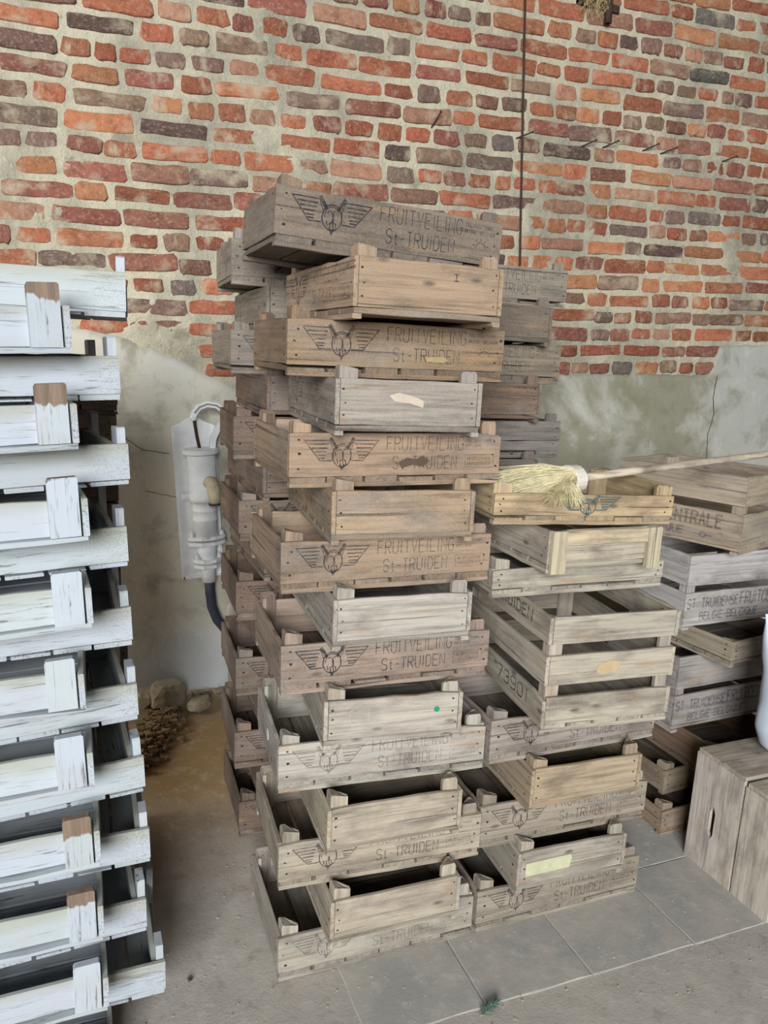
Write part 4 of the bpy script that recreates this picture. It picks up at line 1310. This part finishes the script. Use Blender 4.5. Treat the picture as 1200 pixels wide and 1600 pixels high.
# ------------------------------------------------------------------ things on the wall
def onwall(x, z, off=0.0):
    return Vector((x, WY - off, z))
g = Geo(); g.tube([onwall(2.06, 3.62, .035), onwall(2.085, 3.30, .032), onwall(2.12, 2.8, .030), onwall(2.155, 2.30, .030), onwall(2.162, 2.215, .03), onwall(2.158, 2.200, .036)], .0055, 8)
w_ = link('hanging_wire', g.mesh('hanging_wire'), IRON)
tag(w_, 'thin dark wire hanging down the brick wall to the rear crates', 'wire')
nl = [(1.621, 2.786, .5, 'behind the top crate'), (2.084, 2.811, -.6, 'beside the hanging wire'), (2.471, 2.819, -.3, 'first'), (2.611, 2.834, -.3, 'second'), (2.874, 2.852, -.2, 'third'), (2.995, 2.854, -.4, 'fourth'), (3.421, 2.865, -.5, 'fifth')]
for i, (x, z_, a, w0) in enumerate(nl):
    g = Geo(); dirv = Vector((.55, -.75, .35 + .2 * a)).normalized() if i else Vector((.15, -.6, .5)).normalized()
    p = onwall(x, z_, -.02)
    g.tube([p - dirv * .0, p + dirv * .115], [.0042, .0036], 6); g.tube([p + dirv * .115, p + dirv * .119], .0068, 8)
    o = link('wall_nail', g.mesh('wall_nail'), IRON)
    tag(o, ('bent iron nail in the bricks above the topmost dark crate' if i == 0 else 'iron nail sticking from the bricks just left of the hanging wire' if i == 1 else 'iron nail in the bricks, %s to the right of the hanging wire' % w0), 'nail', 'nails in the brick wall')
bk = empty('iron_bracket', onwall(2.555, 3.46, .0))
g = Geo(); g.tube([(0, -.045, -.045), (0, -.045, .075)], .019, 12); link('tube', g.mesh('tube', True), IRON, bk)
g = Geo(); g.tube([(0, -.045, -.046), (0, -.045, -.044)], .0125, 12); link('tube_mouth', g.mesh('tube_mouth'), simple_mat('bore_shade', srgb(20, 18, 17), 1.0), bk)  # black disc paints the shade inside the tube's open end
g = Geo(); g.box(-.17, .075, -.032, .02, .018, .052); g.box(-.17, -.06, -.05, .02, .03, .09); link('bar', g.mesh('bar'), IRON, bk)
g = Geo(); sr = random.Random(5)
for k in range(60):
    x = sr.uniform(-.17, -.01); z0 = sr.uniform(.05, .10)
    g.tube([(x, -.055 + sr.uniform(-.01, .01), z0), (x + sr.uniform(-.04, .04), -.062, z0 - sr.uniform(.02, .05)), (x + sr.uniform(-.06, .06), -.05, z0 - sr.uniform(.04, .11))], .0011, 3, False)
tag(link('straw', g.mesh('straw'), STRAW, bk), kind='stuff')
tag(bk, 'rusty iron bracket with tube and straw near the top of the brick wall', 'bracket')

# ------------------------------------------------------------------ rubble at the foot of the wall
def rock(seed, sx, sy, sz, name='rubble_stone'):
    bm = bmesh.new(); bmesh.ops.create_icosphere(bm, subdivisions=3, radius=1)
    for v in bm.verts:
        n_ = v.co.normalized(); q = 1 + .22 * noise.noise(n_ * 1.3 + Vector((seed * 5.3, 0, 0))) + .09 * noise.noise(n_ * 3.4 + Vector((seed, 2, 0)))
        c = n_ * q
        c = Vector((max(-.82, min(.82, c.x)), max(-.8, min(.8, c.y)), max(-.72, min(.78, c.z))))
        v.co = Vector((c.x * sx, c.y * sy, c.z * sz + .72 * sz))
    me = bpy.data.meshes.new(name); bm.to_mesh(me); bm.free()
    me.materials.append(STONE); return me
for i, (p, s, rz, lab) in enumerate((((.335, 3.52, .03), (.10, .075, .075), .2, 'large angular pale stone lying at the foot of the plastered wall'),
                                  ((.475, 3.47, .012), (.07, .05, .035), .6, 'small flat triangular stone beside the large pale stone'),
                                  ((.235, 3.55, .025), (.065, .06, .05), 1.2, 'rounded stone partly hidden behind the white crates'))):
    tag(link('rubble_stone', rock(i + 1, *s), None, None, p, (0, 0, rz)), lab, 'stone', 'stones at the foot of the wall')
er = random.Random(12); g = Geo()
for k in range(1100):
    t = er.random()
    x = .335 - .20 * t + er.gauss(0, .040); y = 3.44 - .42 * t + er.gauss(0, .05); r = er.choice((.003, .004, .006, .008, .012)) * er.uniform(.6, 1.3)
    zc = max(.002, .05 * math.exp(-((x - (.335 - .2 * t)) / .06) ** 2) * er.random()) + r * .4
    ph = [er.uniform(.65, 1.25) for _ in range(8)]
    v = [(x + r * ph[i] * sx_, y + r * ph[(i + 3) % 8] * sy_, zc + r * ph[(i + 5) % 8] * sz_ * .8) for i, (sx_, sy_, sz_) in enumerate([(a, b, c) for a in (-1, 1) for b in (-1, 1) for c in (-1, 1)])]
    g.add(v, [(0, 1, 3, 2), (4, 6, 7, 5), (0, 4, 5, 1), (2, 3, 7, 6), (0, 2, 6, 4), (1, 5, 7, 3)])
hp = link('debris_heap', g.mesh('debris_heap'), EARTH)
tag(hp, 'crumbled brown earth and mortar debris beside the white crates', 'debris', kind='stuff')
g = Geo()
for k in range(70):
    x = er.uniform(.30, .80); y = WY - .05 - abs(er.gauss(0, .05)); r = er.uniform(.004, .013)
    v = [(x + r * a * er.uniform(.6, 1.2), y + r * b * er.uniform(.6, 1.2), .018 + r * c * er.uniform(.5, 1)) for a in (-1, 1) for b in (-1, 1) for c in (-1, 1)]
    g.add(v, [(0, 1, 3, 2), (4, 6, 7, 5), (0, 4, 5, 1), (2, 3, 7, 6), (0, 2, 6, 4), (1, 5, 7, 3)])
tag(link('plaster_crumbs', g.mesh('plaster_crumbs'), STONE), 'crumbs of fallen plaster along the foot of the wall by the pump', 'crumbs', kind='stuff')

# litter on the floor
g = Geo()
for k in range(700):
    x = er.uniform(-.1, 2.0); y = er.uniform(1.05, 2.6); r = er.uniform(.0005, .0014)
    a = er.uniform(0, 6.28); l_ = r * er.uniform(1, 3)
    v = [(x + l_ * math.cos(a) * s1 - r * math.sin(a) * s2, y + l_ * math.sin(a) * s1 + r * math.cos(a) * s2, .0015 + r * .5 * s3) for s1 in (-1, 1) for s2 in (-1, 1) for s3 in (-1, 1)]
    g.add(v, [(0, 1, 3, 2), (4, 6, 7, 5), (0, 4, 5, 1), (2, 3, 7, 6), (0, 2, 6, 4), (1, 5, 7, 3)])
tag(link('floor_grit', g.mesh('floor_grit'), simple_mat('chaff', srgb(206, 196, 176), .9, .4, 50)), 'scattered straw chaff and grit on the floor in front of the crates', 'grit', kind='stuff')
g = Geo()
for k in range(9):
    a = er.uniform(0, 6.28); x, y = .228 + er.uniform(-.005, .005), 1.856 + er.uniform(-.005, .005)
    g.tube([(x, y, .0015), (x + .005 * math.cos(a), y + .005 * math.sin(a), .004), (x + .008 * math.cos(a + .4), y + .008 * math.sin(a + .4), .0015)], [.0012, .0015, .0006], 4)
tag(link('bark_scrap', g.mesh('bark_scrap'), IRON), 'tiny dark scrap on the floor between the white and brown stacks', 'scrap')
sg = empty('fir_sprig', (.965, 1.497, .004), (0, 0, .35))
g = Geo(); g.tube([(-.035, 0, .003), (0, 0, .006), (.04, .004, .004)], [.0022, .002, .001], 6); link('stem', g.mesh('stem'), STRAW, sg)
g = Geo()
for k in range(90):
    t = k / 90; x = -.03 + .07 * t; a = er.uniform(-1.9, 1.9)
    dx = .020 * (1.1 - .5 * t); e = Vector((dx * .75, dx * math.sin(a), abs(dx * math.cos(a)) * .8 + .001))
    g.tube([(x, .003 * t, .005), Vector((x, .003 * t, .005)) + e], [.0009, .0004], 3, False)
tag(link('needles', g.mesh('needles'), NEEDLE, sg), kind='stuff')
tag(sg, 'small blue-green fir sprig lying on the floor in front of the slabs', 'sprig')
